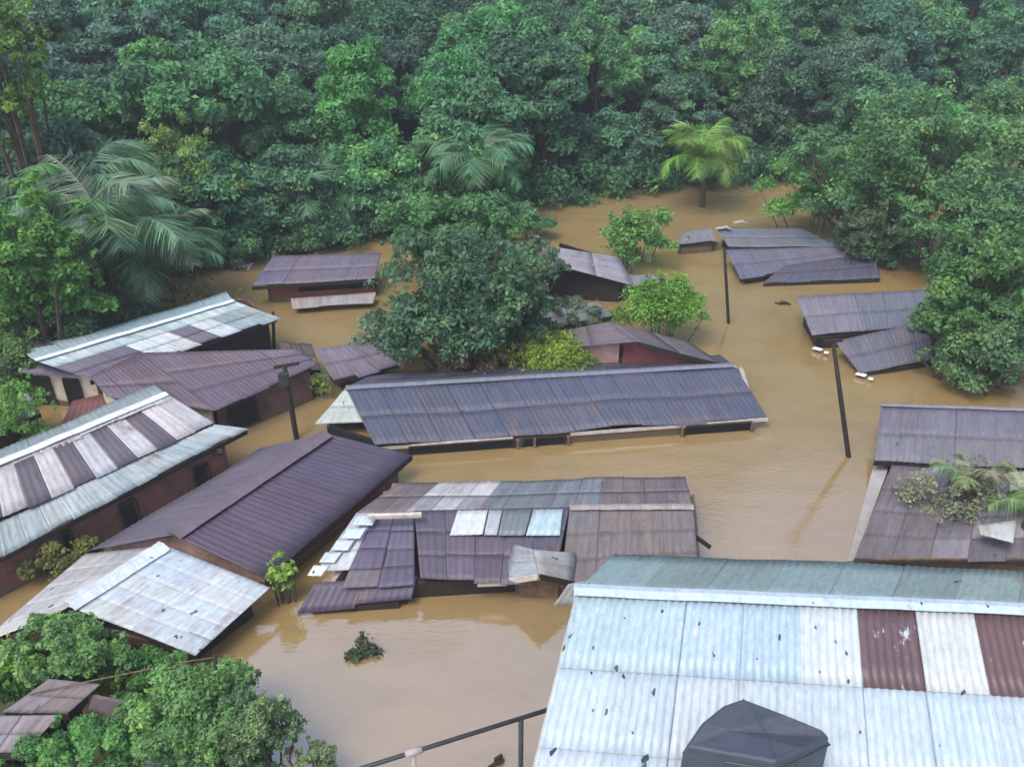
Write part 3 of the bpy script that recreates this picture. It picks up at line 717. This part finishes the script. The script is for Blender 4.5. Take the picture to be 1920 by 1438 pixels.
def crown_lobes(rx, ry, rz, cz, nl, lr, rnd):
    out = []
    for i in range(nl):
        th = rnd.uniform(0, 2 * math.pi); u = rnd.uniform(-.55, 1); s = math.sqrt(max(0, 1 - u * u)); k = rnd.uniform(.55, 1.0)
        r = lr * rnd.uniform(.6, 1.35)
        out.append(((rx * k * s * math.cos(th), ry * k * s * math.sin(th), cz + rz * k * u), (r, r, r * rnd.uniform(.6, .85))))
    return out
def trunk_mb(h, r, lobes, rnd, nlimb=6):
    mb = MB(); lean = rnd.uniform(-.3, .3)
    top = Vector((lean, 0, h)); mid = Vector((lean * .4, rnd.uniform(-.1, .1), h * .5))
    mb.tube([Vector((0, 0, -1.2)), Vector((0, 0, 0)), mid, top], [r * 1.4, r * 1.15, r * .85, r * .6], 8)
    for c, _ in rnd.sample(lobes, min(nlimb, len(lobes))):
        s = mid.lerp(top, rnd.uniform(.2, 1)); e = Vector(c); m = s.lerp(e, .5) + Vector((0, 0, rnd.uniform(-.2, .2)))
        mb.tube([s, m, e], [r * .5, r * .3, r * .1], 6)
    return mb
# forest tree prototypes: kind -> (radius x, y, z, crown height, lobes, lobe radius, leaf size)
PK = {
 'broad':  (2.4, 2.4, 1.6, 3.4, 60, .46, .115), 'round': (1.9, 1.9, 1.9, 3.0, 54, .42, .11),
 'tall':   (1.5, 1.5, 2.5, 3.5, 56, .40, .11),  'spread': (2.7, 2.5, 1.2, 3.8, 62, .42, .11),
 'feather': (2.0, 2.0, 2.1, 3.1, 80, .28, .09), 'bushy': (2.2, 2.2, 2.1, 2.1, 66, .44, .115)}
protos = {}
def make_proto(kind, k, nleaf=19000):
    rx, ry, rz, cz, nl, lr, ls = PK[kind]; rnd = random.Random(hash((len(kind), k, kind[0])) % 1000 if False else k * 17 + len(kind))
    lobes = crown_lobes(rx, ry, rz, cz, nl, lr, rnd)
    q, lv = leaf_arrays(lobes, nleaf, ls * .80); me = leaf_mesh('crown', q, lv)
    t = trunk_mb(cz * .85, .14, lobes, rnd); tm = bpy.data.meshes.new('trunk'); tm.from_pydata([tuple(v) for v in t.v], [], t.f); tm.materials.append(M_BARK); tm.update()
    return me, tm
for kd in PK:
    protos[kd] = [make_proto(kd, k) for k in range(2)]
KN = {'broad': 'broad-crowned', 'round': 'round-crowned', 'tall': 'tall narrow', 'spread': 'flat spreading', 'feather': 'fine-leaved', 'bushy': 'low bushy'}
COL = {'D': (.054, .125, .080), 'M': (.070, .190, .088), 'B': (.078, .185, .112), 'G': (.088, .235, .088), 'Y': (.110, .225, .070)}
CN = {'D': 'dark', 'M': 'mid-green', 'B': 'blue-green', 'G': 'bright green', 'Y': 'yellow-green'}
def place_tree(name, kind, k, loc, s, rot, colr, label, group=None, sz=None, cat='tree'):
    cm, tm = protos[kind][k]
    o = empty(name, loc, label, cat, group); o.scale = (s, s, sz or s); o.rotation_euler = (0, 0, rot)
    for nm, me in (('crown', cm), ('trunk', tm)):
        c_ = bpy.data.objects.new(nm, me); col.objects.link(c_); c_.parent = o
        if nm == 'crown': c_.color = (*colr, 1)
    return o
BL = [(20,100,'Y'),(60,250,'B'),(60,310,'D'),(200,180,'M'),(150,60,'D'),(250,100,'B'),(400,80,'M'),(350,180,'M'),(450,150,'B'),(550,60,'B'),(560,190,'D'),(620,210,'D'),(700,150,'M'),
 (800,90,'D'),(830,60,'D'),(750,220,'G'),(700,280,'G'),(330,320,'Y'),(300,380,'G'),(530,290,'B'),(640,300,'M'),(880,150,'M'),(950,250,'D'),(1020,90,'D'),(1040,160,'D'),(900,270,'B'),(1080,280,'G'),
 (1150,130,'G'),(1200,230,'B'),(1180,290,'D'),(1300,160,'B'),(1350,100,'G'),(1480,60,'G'),(1450,200,'D'),(1450,260,'D'),(1400,240,'D'),(1560,90,'M'),(1590,100,'D'),(1650,170,'B'),
 (1700,80,'G'),(1830,80,'M'),(1900,60,'D'),(1900,220,'D'),(1700,260,'G'),(1540,340,'G'),(1850,200,'M'),(980,30,'M'),(1250,40,'B'),(660,40,'M'),(300,20,'B')]
ORD = ['zeroth','first','second','third','fourth','fifth','sixth','seventh','eighth','ninth','tenth','eleventh','twelfth','thirteenth','fourteenth','fifteenth','sixteenth','seventeenth','eighteenth','nineteenth','twentieth',
 'twenty-first','twenty-second','twenty-third','twenty-fourth','twenty-fifth','twenty-sixth','twenty-seventh','twenty-eighth','twenty-ninth','thirtieth','thirty-first','thirty-second']
rnd = random.Random(11)
ROWS = 10
for rk in range(ROWS):
    x = -48 + (rk % 2) * 1.7; row = []
    while x < 52:
        xx = x + rnd.uniform(-.6, .6); yy = bank(xx) + 1.4 + rk * 2.9 + rnd.uniform(-.7, .7)
        z = gz(xx, yy); p = Vector((xx, yy, z))
        px, py = project(p + Vector((0, 0, 3)))
        if -115 < px < 2035 and py > -75: row.append((px, py, p))
        x += 3.3 + .05 * rk
    row.sort(key=lambda t: t[0]); cnt = 0
    for px, py, p in row:
        jit_ = (px + rnd.uniform(-18, 18), py + rnd.uniform(-14, 14))
        ck = min(BL, key=lambda b: (b[0] - jit_[0]) ** 2 + (b[1] - jit_[1]) ** 2)[2]
        if ck == 'Y' and px > 150: ck = 'M'
        kd = rnd.choice(['bushy', 'bushy', 'tall', 'feather', 'bushy']) if rk == 0 else rnd.choice(['broad', 'round', 'tall', 'spread', 'feather', 'broad', 'bushy'])
        if 0 <= px <= 1920: cnt += 1; od = ORD[cnt] + ' from left'
        else: od = 'leftmost, cut by the frame edge,' if px < 0 else 'rightmost, cut by the frame edge,'
        lab = '%s %s tree, %s in forest row %s' % (CN[ck], KN[kd], od, str(rk + 1) + (' from the water' if 0 <= px <= 1920 else ''))
        cc = tuple(v * rnd.uniform(.85, 1.18) for v in COL[ck])
        s = rnd.uniform(.85, 1.2)
        place_tree('forest_tree', kd, rnd.randrange(2), p + Vector((0, 0, -.35 if rk == 0 else 0)), s, rnd.uniform(0, 6.28), cc, lab, 'trees of the forest behind the flood', s * rnd.uniform(.85, 1.2))
# undergrowth
def scatter_bush(lobes, n, size, name, colr, label=None, cat=None, group=None, kind=None, trunk=None, stems=None):
    cz = Vector(lobes[0][0]); base = Vector((np.mean([l[0][0] for l in lobes]), np.mean([l[0][1] for l in lobes]), 0))
    lb = [((c[0] - base.x, c[1] - base.y, c[2]), r) for c, r in lobes]
    q, lv = leaf_arrays(lb, n, size); me = leaf_mesh(name, q, lv)
    if kind == 'stuff':
        o = bpy.data.objects.new(name, me); col.objects.link(o); o.location = base; o.color = (*colr, 1)
        return tag(o, label, cat, group, kind)
    rt = empty(name, base, label, cat, group)
    o = bpy.data.objects.new('foliage' if not trunk else 'crown', me); col.objects.link(o); o.parent = rt; o.color = (*colr, 1)
    mb = MB(); rn = random.Random(len(lobes)); rad = trunk or .03
    zs = min(l[0][2] for l in lb)
    for c, r in (rn.sample(lb, min(len(lb), 10))):
        e = Vector(c); b_ = Vector((e.x * (.15 if trunk else .4), e.y * (.15 if trunk else .4), -.8)); m_ = b_.lerp(e, .5) + Vector((0, 0, .1))
        mb.tube([b_, m_, e], [rad, rad * .6, rad * .2], 6)
    me2 = bpy.data.meshes.new('trunk' if trunk else 'stems'); me2.from_pydata([tuple(v) for v in mb.v], [], mb.f); me2.materials.append(M_BARK)
    o2 = bpy.data.objects.new('trunk' if trunk else 'stems', me2); col.objects.link(o2); o2.parent = rt
    return rt
lb = []
for i in range(520):
    x = rnd.uniform(-34, 36); y = bank(x) + rnd.uniform(-.9, 1.6); lb.append(((x, y, rnd.uniform(.0, 1.3)), (rnd.uniform(.3, .8), rnd.uniform(.4, .8), rnd.uniform(.3, .8))))
scatter_bush(lb, 80000, .085, 'undergrowth', (.055, .15, .07), 'green undergrowth along the forest waterline', 'undergrowth', kind='stuff')
lb = []
for i in range(700):
    x = rnd.uniform(-46, 50); y = bank(x) + rnd.uniform(1, 32); z = gz(x, y); lb.append(((x, y, z + .4), (1.1, 1.1, .8)))
scatter_bush(lb, 30000, .22, 'forest_underbrush', (.04, .10, .055), 'dim underbrush on the hillside between the forest trees', 'underbrush', kind='stuff')

def crown_at(px, cy, wpx, hpx, base_py, nl, lrf, dy=None, seed=1, basez=0):
    """lobes for a crown filling a pixel box at the depth of its base on the water"""
    b_ = at(px, base_py, basez); Y = b_.y; c = pt(px, cy, Y); k = pxm(c)
    rx = wpx / 2 / k; rz = hpx / 2 / k * 1.0; ry = dy or rx * .7; rn = random.Random(seed); out = []
    lr = lrf * min(rx, rz * 1.3) * .85; f1, f2 = rn.uniform(0, 6), rn.uniform(0, 6)
    for i in range(nl):
        th = rn.uniform(0, 6.283); u_ = rn.uniform(-.95, 1); s = math.sqrt(1 - u_ * u_); q = rn.uniform(.3, 1) ** .5 * (1 - lrf * .5) * (1 + .2 * math.sin(2 * th + 3 * u_ + f1) + .13 * math.sin(5 * th - 4 * u_ + f2))
        r = lr * rn.uniform(.45, 1.45)
        out.append(((c.x + rx * q * s * math.cos(th), c.y + ry * q * s * math.sin(th), max(.1, c.z + rz * q * u_)), (r, r, r * .75)))
        if rn.random() < .55:   # loose sprigs breaking the outline
            th2 = rn.uniform(0, 6.283); u2 = rn.uniform(-.5, 1); s2 = math.sqrt(1 - u2 * u2); q2 = rn.uniform(.95, 1.22); r2 = lr * rn.uniform(.2, .5)
            out.append(((c.x + rx * q2 * s2 * math.cos(th2), c.y + ry * q2 * s2 * math.sin(th2), max(.1, c.z + rz * q2 * u2)), (r2, r2, r2 * 1.5)))
    return out
VT = [ # name, label, px, cy, w, h, base, lobes, lrf, n, leaf size, color, trunk, seed
 ('broadleaf_tree','big dark tree in the middle of the flooded roofs',860,560,300,250,690,60,.27,20000,.10,(.045,.108,.062),.12,1),
 ('broadleaf_tree','bright green tree rising behind the big dark central tree',860,430,250,150,560,40,.28,14000,.11,(.048,.135,.055),.1,2),
 ('slender_shrub','grey-green shrub at the left foot of the big central tree',720,640,120,130,680,20,.34,5000,.07,(.085,.155,.115),None,3),
 ('round_bush','bright lime round bush beside the channel',1240,577,160,104,640,34,.46,15000,.06,(.075,.185,.035),None,4),
 ('round_bush','yellow-green bush behind the long slate roof',1032,670,190,74,700,30,.5,9000,.055,(.12,.20,.035),None,5),
 ('waterside_shrub','light green shrub on the far side of the pale gable roof',1200,450,150,110,500,24,.36,6500,.085,(.07,.18,.05),None,6),
 ('broadleaf_tree','large tree over the far slate roofs at upper right',1690,310,350,250,470,60,.26,22000,.11,(.058,.145,.062),.13,7),
 ('waterside_shrub','bright green thicket left of the large upper-right tree',1530,370,190,130,440,26,.36,9000,.10,(.07,.19,.05),None,8),
 ('broadleaf_tree','green tree at the right edge between pale roofs',1840,545,230,200,690,40,.3,14000,.10,(.048,.125,.045),.1,9),
 ('broadleaf_tree','dense bushy tree standing in water at the right edge',1850,655,230,150,720,40,.32,12000,.08,(.055,.125,.06),.1,10),
 ('broadleaf_tree','grey-green tree at the far right edge',1885,430,130,200,540,30,.35,10000,.10,(.06,.13,.075),.1,11),
 ('broadleaf_tree','vivid green tree at the left edge beside the coconut palms',60,500,240,300,690,50,.26,22000,.10,(.055,.155,.035),.13,12),
 ('broadleaf_tree','yellow-green tree at the top left corner',0,120,170,330,560,40,.26,12000,.11,(.065,.15,.035),.13,13),
 ('waterside_shrub','dark shrub at the left edge above the purple-grey roof',20,680,170,110,740,26,.36,8000,.08,(.055,.12,.04),None,14),
 ('hanging_shrub','small bright shrub growing against the edge roof',45,775,110,170,850,26,.38,5500,.05,(.075,.19,.045),None,15),
 ('small_sapling','light green sapling between the brown gabled roof and tin porch',527,1078,50,95,1130,14,.4,2600,.055,(.13,.24,.06),None,16),
 ('small_sapling','yellow-green plant at the foot of the left leaning pole',590,722,54,40,745,10,.45,1400,.055,(.14,.21,.06),None,17),
 ('leafy_bush','large green bush over the white sheeted roof at lower left',120,1225,220,130,1300,40,.3,20000,.055,(.08,.18,.065),None,18),
 ('leafy_bush','bright bush at the left edge above the shacks',20,1260,110,110,1320,20,.36,7000,.05,(.06,.17,.035),None,19),
 ('leafy_bush','dark green bush at the bottom edge below the sagging rail',350,1330,240,200,1420,40,.3,20000,.05,(.075,.175,.065),None,20),
 ('leafy_bush','fine-leaved grey-green bush at the bottom edge beside open water',480,1360,150,140,1440,30,.32,9000,.04,(.075,.145,.07),None,21),
 ('leafy_bush','green bush in front of the bottom-left shacks',180,1410,260,110,1470,36,.32,15000,.05,(.05,.15,.05),None,22),
 ('leafy_bush','olive bush in the gap beside the striped-roof house',100,1035,170,60,1065,24,.45,6000,.05,(.085,.11,.035),None,23),
 ('leafy_bush','sparse pale bush at the bottom edge left of the handrail',590,1425,110,60,1460,16,.36,2600,.04,(.09,.15,.08),None,24),
 ('slender_shrub','brown-green dead brush below the big central tree',890,665,190,50,705,22,.4,3500,.06,(.10,.085,.055),None,25),
 ('waterside_shrub','green shrub at the forest edge left of the far lilac roof',560,440,180,70,470,22,.4,6000,.09,(.05,.12,.06),None,26),
 ('waterside_shrub','low dark shrub behind the far lilac-grey roof',490,450,70,60,475,12,.4,2500,.08,(.03,.07,.045),None,27),
 ('waterside_shrub','light green reeds and shrub mass behind the left end of the far lilac roof',430,470,110,60,500,18,.4,4500,.08,(.06,.15,.07),None,45),
 ('waterside_shrub','bushy overhang between forest and the central tree',690,385,150,90,440,24,.38,7000,.09,(.055,.15,.075),None,46),
 ('waterside_shrub','low thicket at the forest edge behind the central tree',960,415,150,60,445,20,.4,5000,.085,(.05,.14,.065),None,47),
 ('leafy_bush','dark thicket at the left edge between the vivid tree and pale-ridged roof',100,610,230,120,668,34,.34,12000,.08,(.04,.095,.045),None,41),
 ('slender_shrub','straw-coloured scrub under the coconut palms at left',360,560,150,60,585,20,.4,4000,.07,(.15,.16,.07),None,42),
 ('leafy_bush','grey-green scrub lying over the plant-covered roof',1790,925,190,120,990,26,.34,3000,.055,(.15,.19,.13),None,43),
 ('leafy_bush','green bush at the far right beyond the big upper-right tree',1890,330,120,120,400,20,.36,6000,.1,(.05,.13,.06),None,44),
 ('broadleaf_tree','yellowish light green tree at the forest edge right of the left palms',335,335,200,190,480,44,.3,12000,.09,(.10,.19,.055),.1,63),
 ('leafy_bush','dark scrub at the foot of the tall coconut palm',225,590,170,80,632,22,.4,6000,.07,(.045,.10,.05),None,64),
 ('leafy_bush','loose green bush left of the white sheeted roof at lower left',10,1240,110,100,1290,20,.36,8000,.05,(.06,.15,.05),None,51),
 ('leafy_bush','bright sprawling bush between the white roof and the sagging rail',260,1265,170,80,1300,24,.4,9000,.045,(.055,.16,.045),None,52),
 ('slender_shrub','tall airy shrub beside the thin dark post at lower left',430,1290,110,120,1340,16,.4,3600,.045,(.06,.14,.06),None,53),
 ('leafy_bush','spreading dark bush along the bottom edge left of centre',430,1420,260,80,1450,30,.42,12000,.045,(.05,.13,.06),None,54),
 ('leafy_bush','small green bush over the left side of the bottom-left shacks',30,1310,90,50,1330,14,.4,3600,.045,(.06,.16,.05),None,55),
 ('leafy_bush','leafy bush in the bottom-left corner below the pale shack roof',40,1425,150,60,1450,20,.42,7000,.045,(.06,.17,.05),None,56),
 ('broadleaf_tree','grey-green spreading growth on the right flank of the central tree',985,505,150,110,600,26,.36,7000,.09,(.06,.11,.075),.07,57),
 ('waterside_shrub','dark low growth on the right foot of the central tree',970,610,150,110,670,22,.36,6000,.085,(.035,.08,.045),None,58),
 ('broadleaf_tree','green tree between the large upper-right tree and the right edge',1820,420,210,170,540,34,.34,13000,.1,(.055,.14,.06),.1,59),
 ('waterside_shrub','dark thicket at the foot of the large upper-right tree',1690,460,160,80,500,22,.38,7000,.09,(.04,.095,.05),None,60),
 ('broadleaf_tree','tall green tree at the right edge behind the large upper-right tree',1880,240,160,170,400,30,.34,10000,.11,(.055,.14,.065),.1,61),
 ('waterside_shrub','grey-green bush between two right-edge trees above the slate roof',1760,600,90,90,650,16,.4,4500,.085,(.065,.14,.08),None,62),
 ('creeper','dark creeper hanging over debris beside the upper-right slate roofs',1620,450,130,90,500,20,.36,5000,.08,(.045,.09,.05),None,28),
 ('slender_shrub','grey-green scrub on the sunken roof beside the central tree',1080,585,150,60,610,20,.36,3500,.075,(.075,.12,.08),None,29),
]
for (nm, lab, px, cy, w_, h_, bp, nl, lrf, nlf, ls, cl, tr, sd_) in VT:
    scatter_bush(crown_at(px, cy, w_, h_, bp, int(nl * 1.7), lrf * .72, seed=sd_), int(nlf * 1.7), ls * .66, nm, tuple(v * g_ for v, g_ in zip(cl, (1.5, 1.36, 1.3))), lab, 'tree' if 'tree' in nm else ('sapling' if 'sapling' in nm else ('creeper' if nm == 'creeper' else 'bush')), trunk=tr)

# palms
def frond_mesh(L, droop, lf, seed, wfr=.34):
    rn = random.Random(seed); q = []; lv = []
    pts = []; n_ = 40; a0 = .9
    p = Vector((0, 0, 0)); a = a0
    for i in range(n_ + 1):
        pts.append(p.copy()); t = i / n_; a = a0 - droop * t ** 1.3
        p = p + Vector((math.cos(a), 0, math.sin(a))) * (L / n_)
    mb = MB(); mb.tube(pts[::4], [.035 * (1 - .8 * i / 10) for i in range(11)], 5)
    V = [Vector(v) for v in mb.v]; Fc = list(mb.f); val = [.6] * len(V)
    for i in range(4, n_ + 1):
        t = i / n_; d = (pts[i] - pts[i - 1]).normalized(); ll = L * wfr * math.sin(math.pi * (.12 + .82 * t)) ** .7
        for s in (-1, 1):
            for sub in (0, .5):
                o = pts[i] - d * (L / n_) * sub
                dirl = (d * .55 + Vector((0, s, 0)) * .9 + Vector((0, 0, -.35 + rn.uniform(-.35, .3)))).normalized()
                tip = o + dirl * ll * rn.uniform(.7, 1.25) + Vector((0, 0, -.22 * ll)); md = o.lerp(tip, .5) + Vector((0, 0, .08 * ll)); wv_ = d * .013
                k = len(V); V += [o - wv_, o + wv_, md + wv_, tip, md - wv_]; Fc.append((k, k + 1, k + 2, k + 3, k + 4)); v_ = rn.uniform(.2, .9); val += [v_] * 5
    me = bpy.data.meshes.new('frond'); me.from_pydata([tuple(v) for v in V], [], Fc); me.materials.append(M_FROND)
    a_ = me.attributes.new('leaf', 'FLOAT', 'POINT'); a_.data.foreach_set('value', val); me.update(); return me
FR = [frond_mesh(3.0, dr, 0, i) for i, dr in enumerate((1.3, 1.7, 2.1, 2.5))]
def palm(name, label, base, head, colr, nf=18, s=1.0, seed=1, up=1.0):
    rn = random.Random(seed); rt = empty(name, base, label, 'palm tree')
    r = head - base
    MB().tube([base - Vector((0, 0, 1.5)), base, base + r * .5 + Vector((.12, 0, 0)), head], [.17, .15, .11, .10], 10).build('trunk', M_BARK, rt, True)
    for i in range(nf):
        o = bpy.data.objects.new('frond', FR[rn.choice([0, 1, 1, 2, 2, 3])]); col.objects.link(o); o.parent = rt; o.location = head - base
        o.rotation_euler = (rn.uniform(-.2, .2), rn.uniform(-.75, .35) * up, i * 2.399 + rn.uniform(-.2, .2)); k = s * rn.uniform(.85, 1.15); o.scale = (k, k, k)
        o.color = (*[v * rn.uniform(.85, 1.2) for v in colr], 1)
    return rt
PC = (.13, .235, .15)
b0 = at(210, 610, 0); palm('coconut_palm', 'tall coconut palm with grey-green fronds at left behind the pale-ridged roof', b0, pt(205, 455, b0.y), PC, 34, 1.05, 3)
b0 = at(325, 585, 0); palm('coconut_palm', 'drooping coconut palm leaning over the water right of the taller palm', b0, pt(310, 500, b0.y), PC, 18, .85, 4)
b0 = at(165, 560, 0); palm('coconut_palm', 'coconut palm with upright fronds behind the other left palms', b0, pt(165, 375, b0.y), (.10, .22, .12), 20, .95, 5)
b0 = at(100, 600, 0); palm('coconut_palm', 'leftmost coconut palm leaning over the vivid tree', b0, pt(110, 470, b0.y), (.11, .22, .12), 18, .9, 15)
b0 = at(1316, 388, 0); palm('coconut_palm', 'small yellow-green palm standing alone in the far channel', b0, pt(1312, 300, b0.y), (.13, .26, .065), 22, .75, 6)
b0 = at(905, 420, 0); palm('coconut_palm', 'pale palm at the forest edge above the central tree', b0, pt(895, 325, b0.y), (.085, .20, .105), 20, .9, 7)
b0 = at(600, 445, 0); palm('coconut_palm', 'blue-green palm at the forest edge behind the far lilac roof', b0, pt(590, 385, b0.y), (.08, .19, .11), 14, .85, 8)
# drooping plant on right roof
b0 = at(1810, 950, .8); palm('drooping_palm', 'torn palm top lying over the plant-covered roof at right', b0, b0 + Vector((.0, .15, .42)), (.17, .25, .14), 8, .36, 9)
b0 = at(1930, 985, .8); palm('drooping_palm', 'bright palm fronds at the right edge over the plant-covered roof', b0, b0 + Vector((.0, .1, .4)), (.15, .26, .10), 7, .36, 10)

# floating branch and debris
p = at(682, 1215, .1)
lbs = [((p.x + dx, p.y + dy, dz), (.14, .12, .1)) for dx, dy, dz in ((0, 0, .1), (.12, .02, .06), (-.12, -.1, .05), (-.02, .1, .22), (.2, -.05, .03), (-.2, -.15, .03))]
scatter_bush(lbs, 380, .05, 'floating_branch', (.05, .075, .04), 'leafy branch tip poking out of the foreground water', 'branch')
def debris(px, py, s, label, mat=M_DWOOD):
    w0 = .05 if s < .4 else .07; s *= .8
    p = at(px, py, .03); mb = MB()
    for k in range(5):
        a = random.uniform(0, 3.1); q = p + Vector((random.uniform(-s, s) * .5, random.uniform(-s, s) * .4, random.uniform(0, .05))); d = Vector((math.cos(a), math.sin(a) * .5, random.uniform(0, .2))) * s
        mb.bar(q - d * .5, q + d * .5, w0, w0 * .6)
    return tag(mb.build('driftwood', mat), label, 'driftwood', 'driftwood in the flood')
debris(1466, 568, .35, 'dark driftwood clump left of the flat grey-lilac roof')
debris(928, 1428, .25, 'dark stump under the pipe handrail at the bottom edge')
debris(462, 500, .5, 'pale driftwood heap at the left end of the far lilac roof', M_PALEWOOD)
debris(1600, 455, .6, 'timber debris heap beside the upper-right slate roofs', M_WOOD)
debris(440, 635, .6, 'broken rafters in the hole beside the pale-ridged roof', M_WOOD)
debris(1610, 1050, .4, 'driftwood caught at the near corner of the plant-covered roof', M_DWOOD)

# ---------------------------------------------------------------- thin humid air
mb = MB(); mb.prism([(-420, -220), (420, -220), (420, 720), (-420, 720)], -4, 140)
mh = bpy.data.materials.new('humid_air'); mh.use_nodes = True; nh = mh.node_tree; nh.nodes.remove(nh.nodes['Principled BSDF'])
pv = nh.nodes.new('ShaderNodeVolumePrincipled'); pv.inputs['Color'].default_value = (.80, .88, .95, 1); pv.inputs['Density'].default_value = .0019; pv.inputs['Anisotropy'].default_value = .2
nh.links.new(pv.outputs[0], nh.nodes['Material Output'].inputs['Volume'])
hz = mb.build('haze', mh); hz['kind'] = 'stuff'
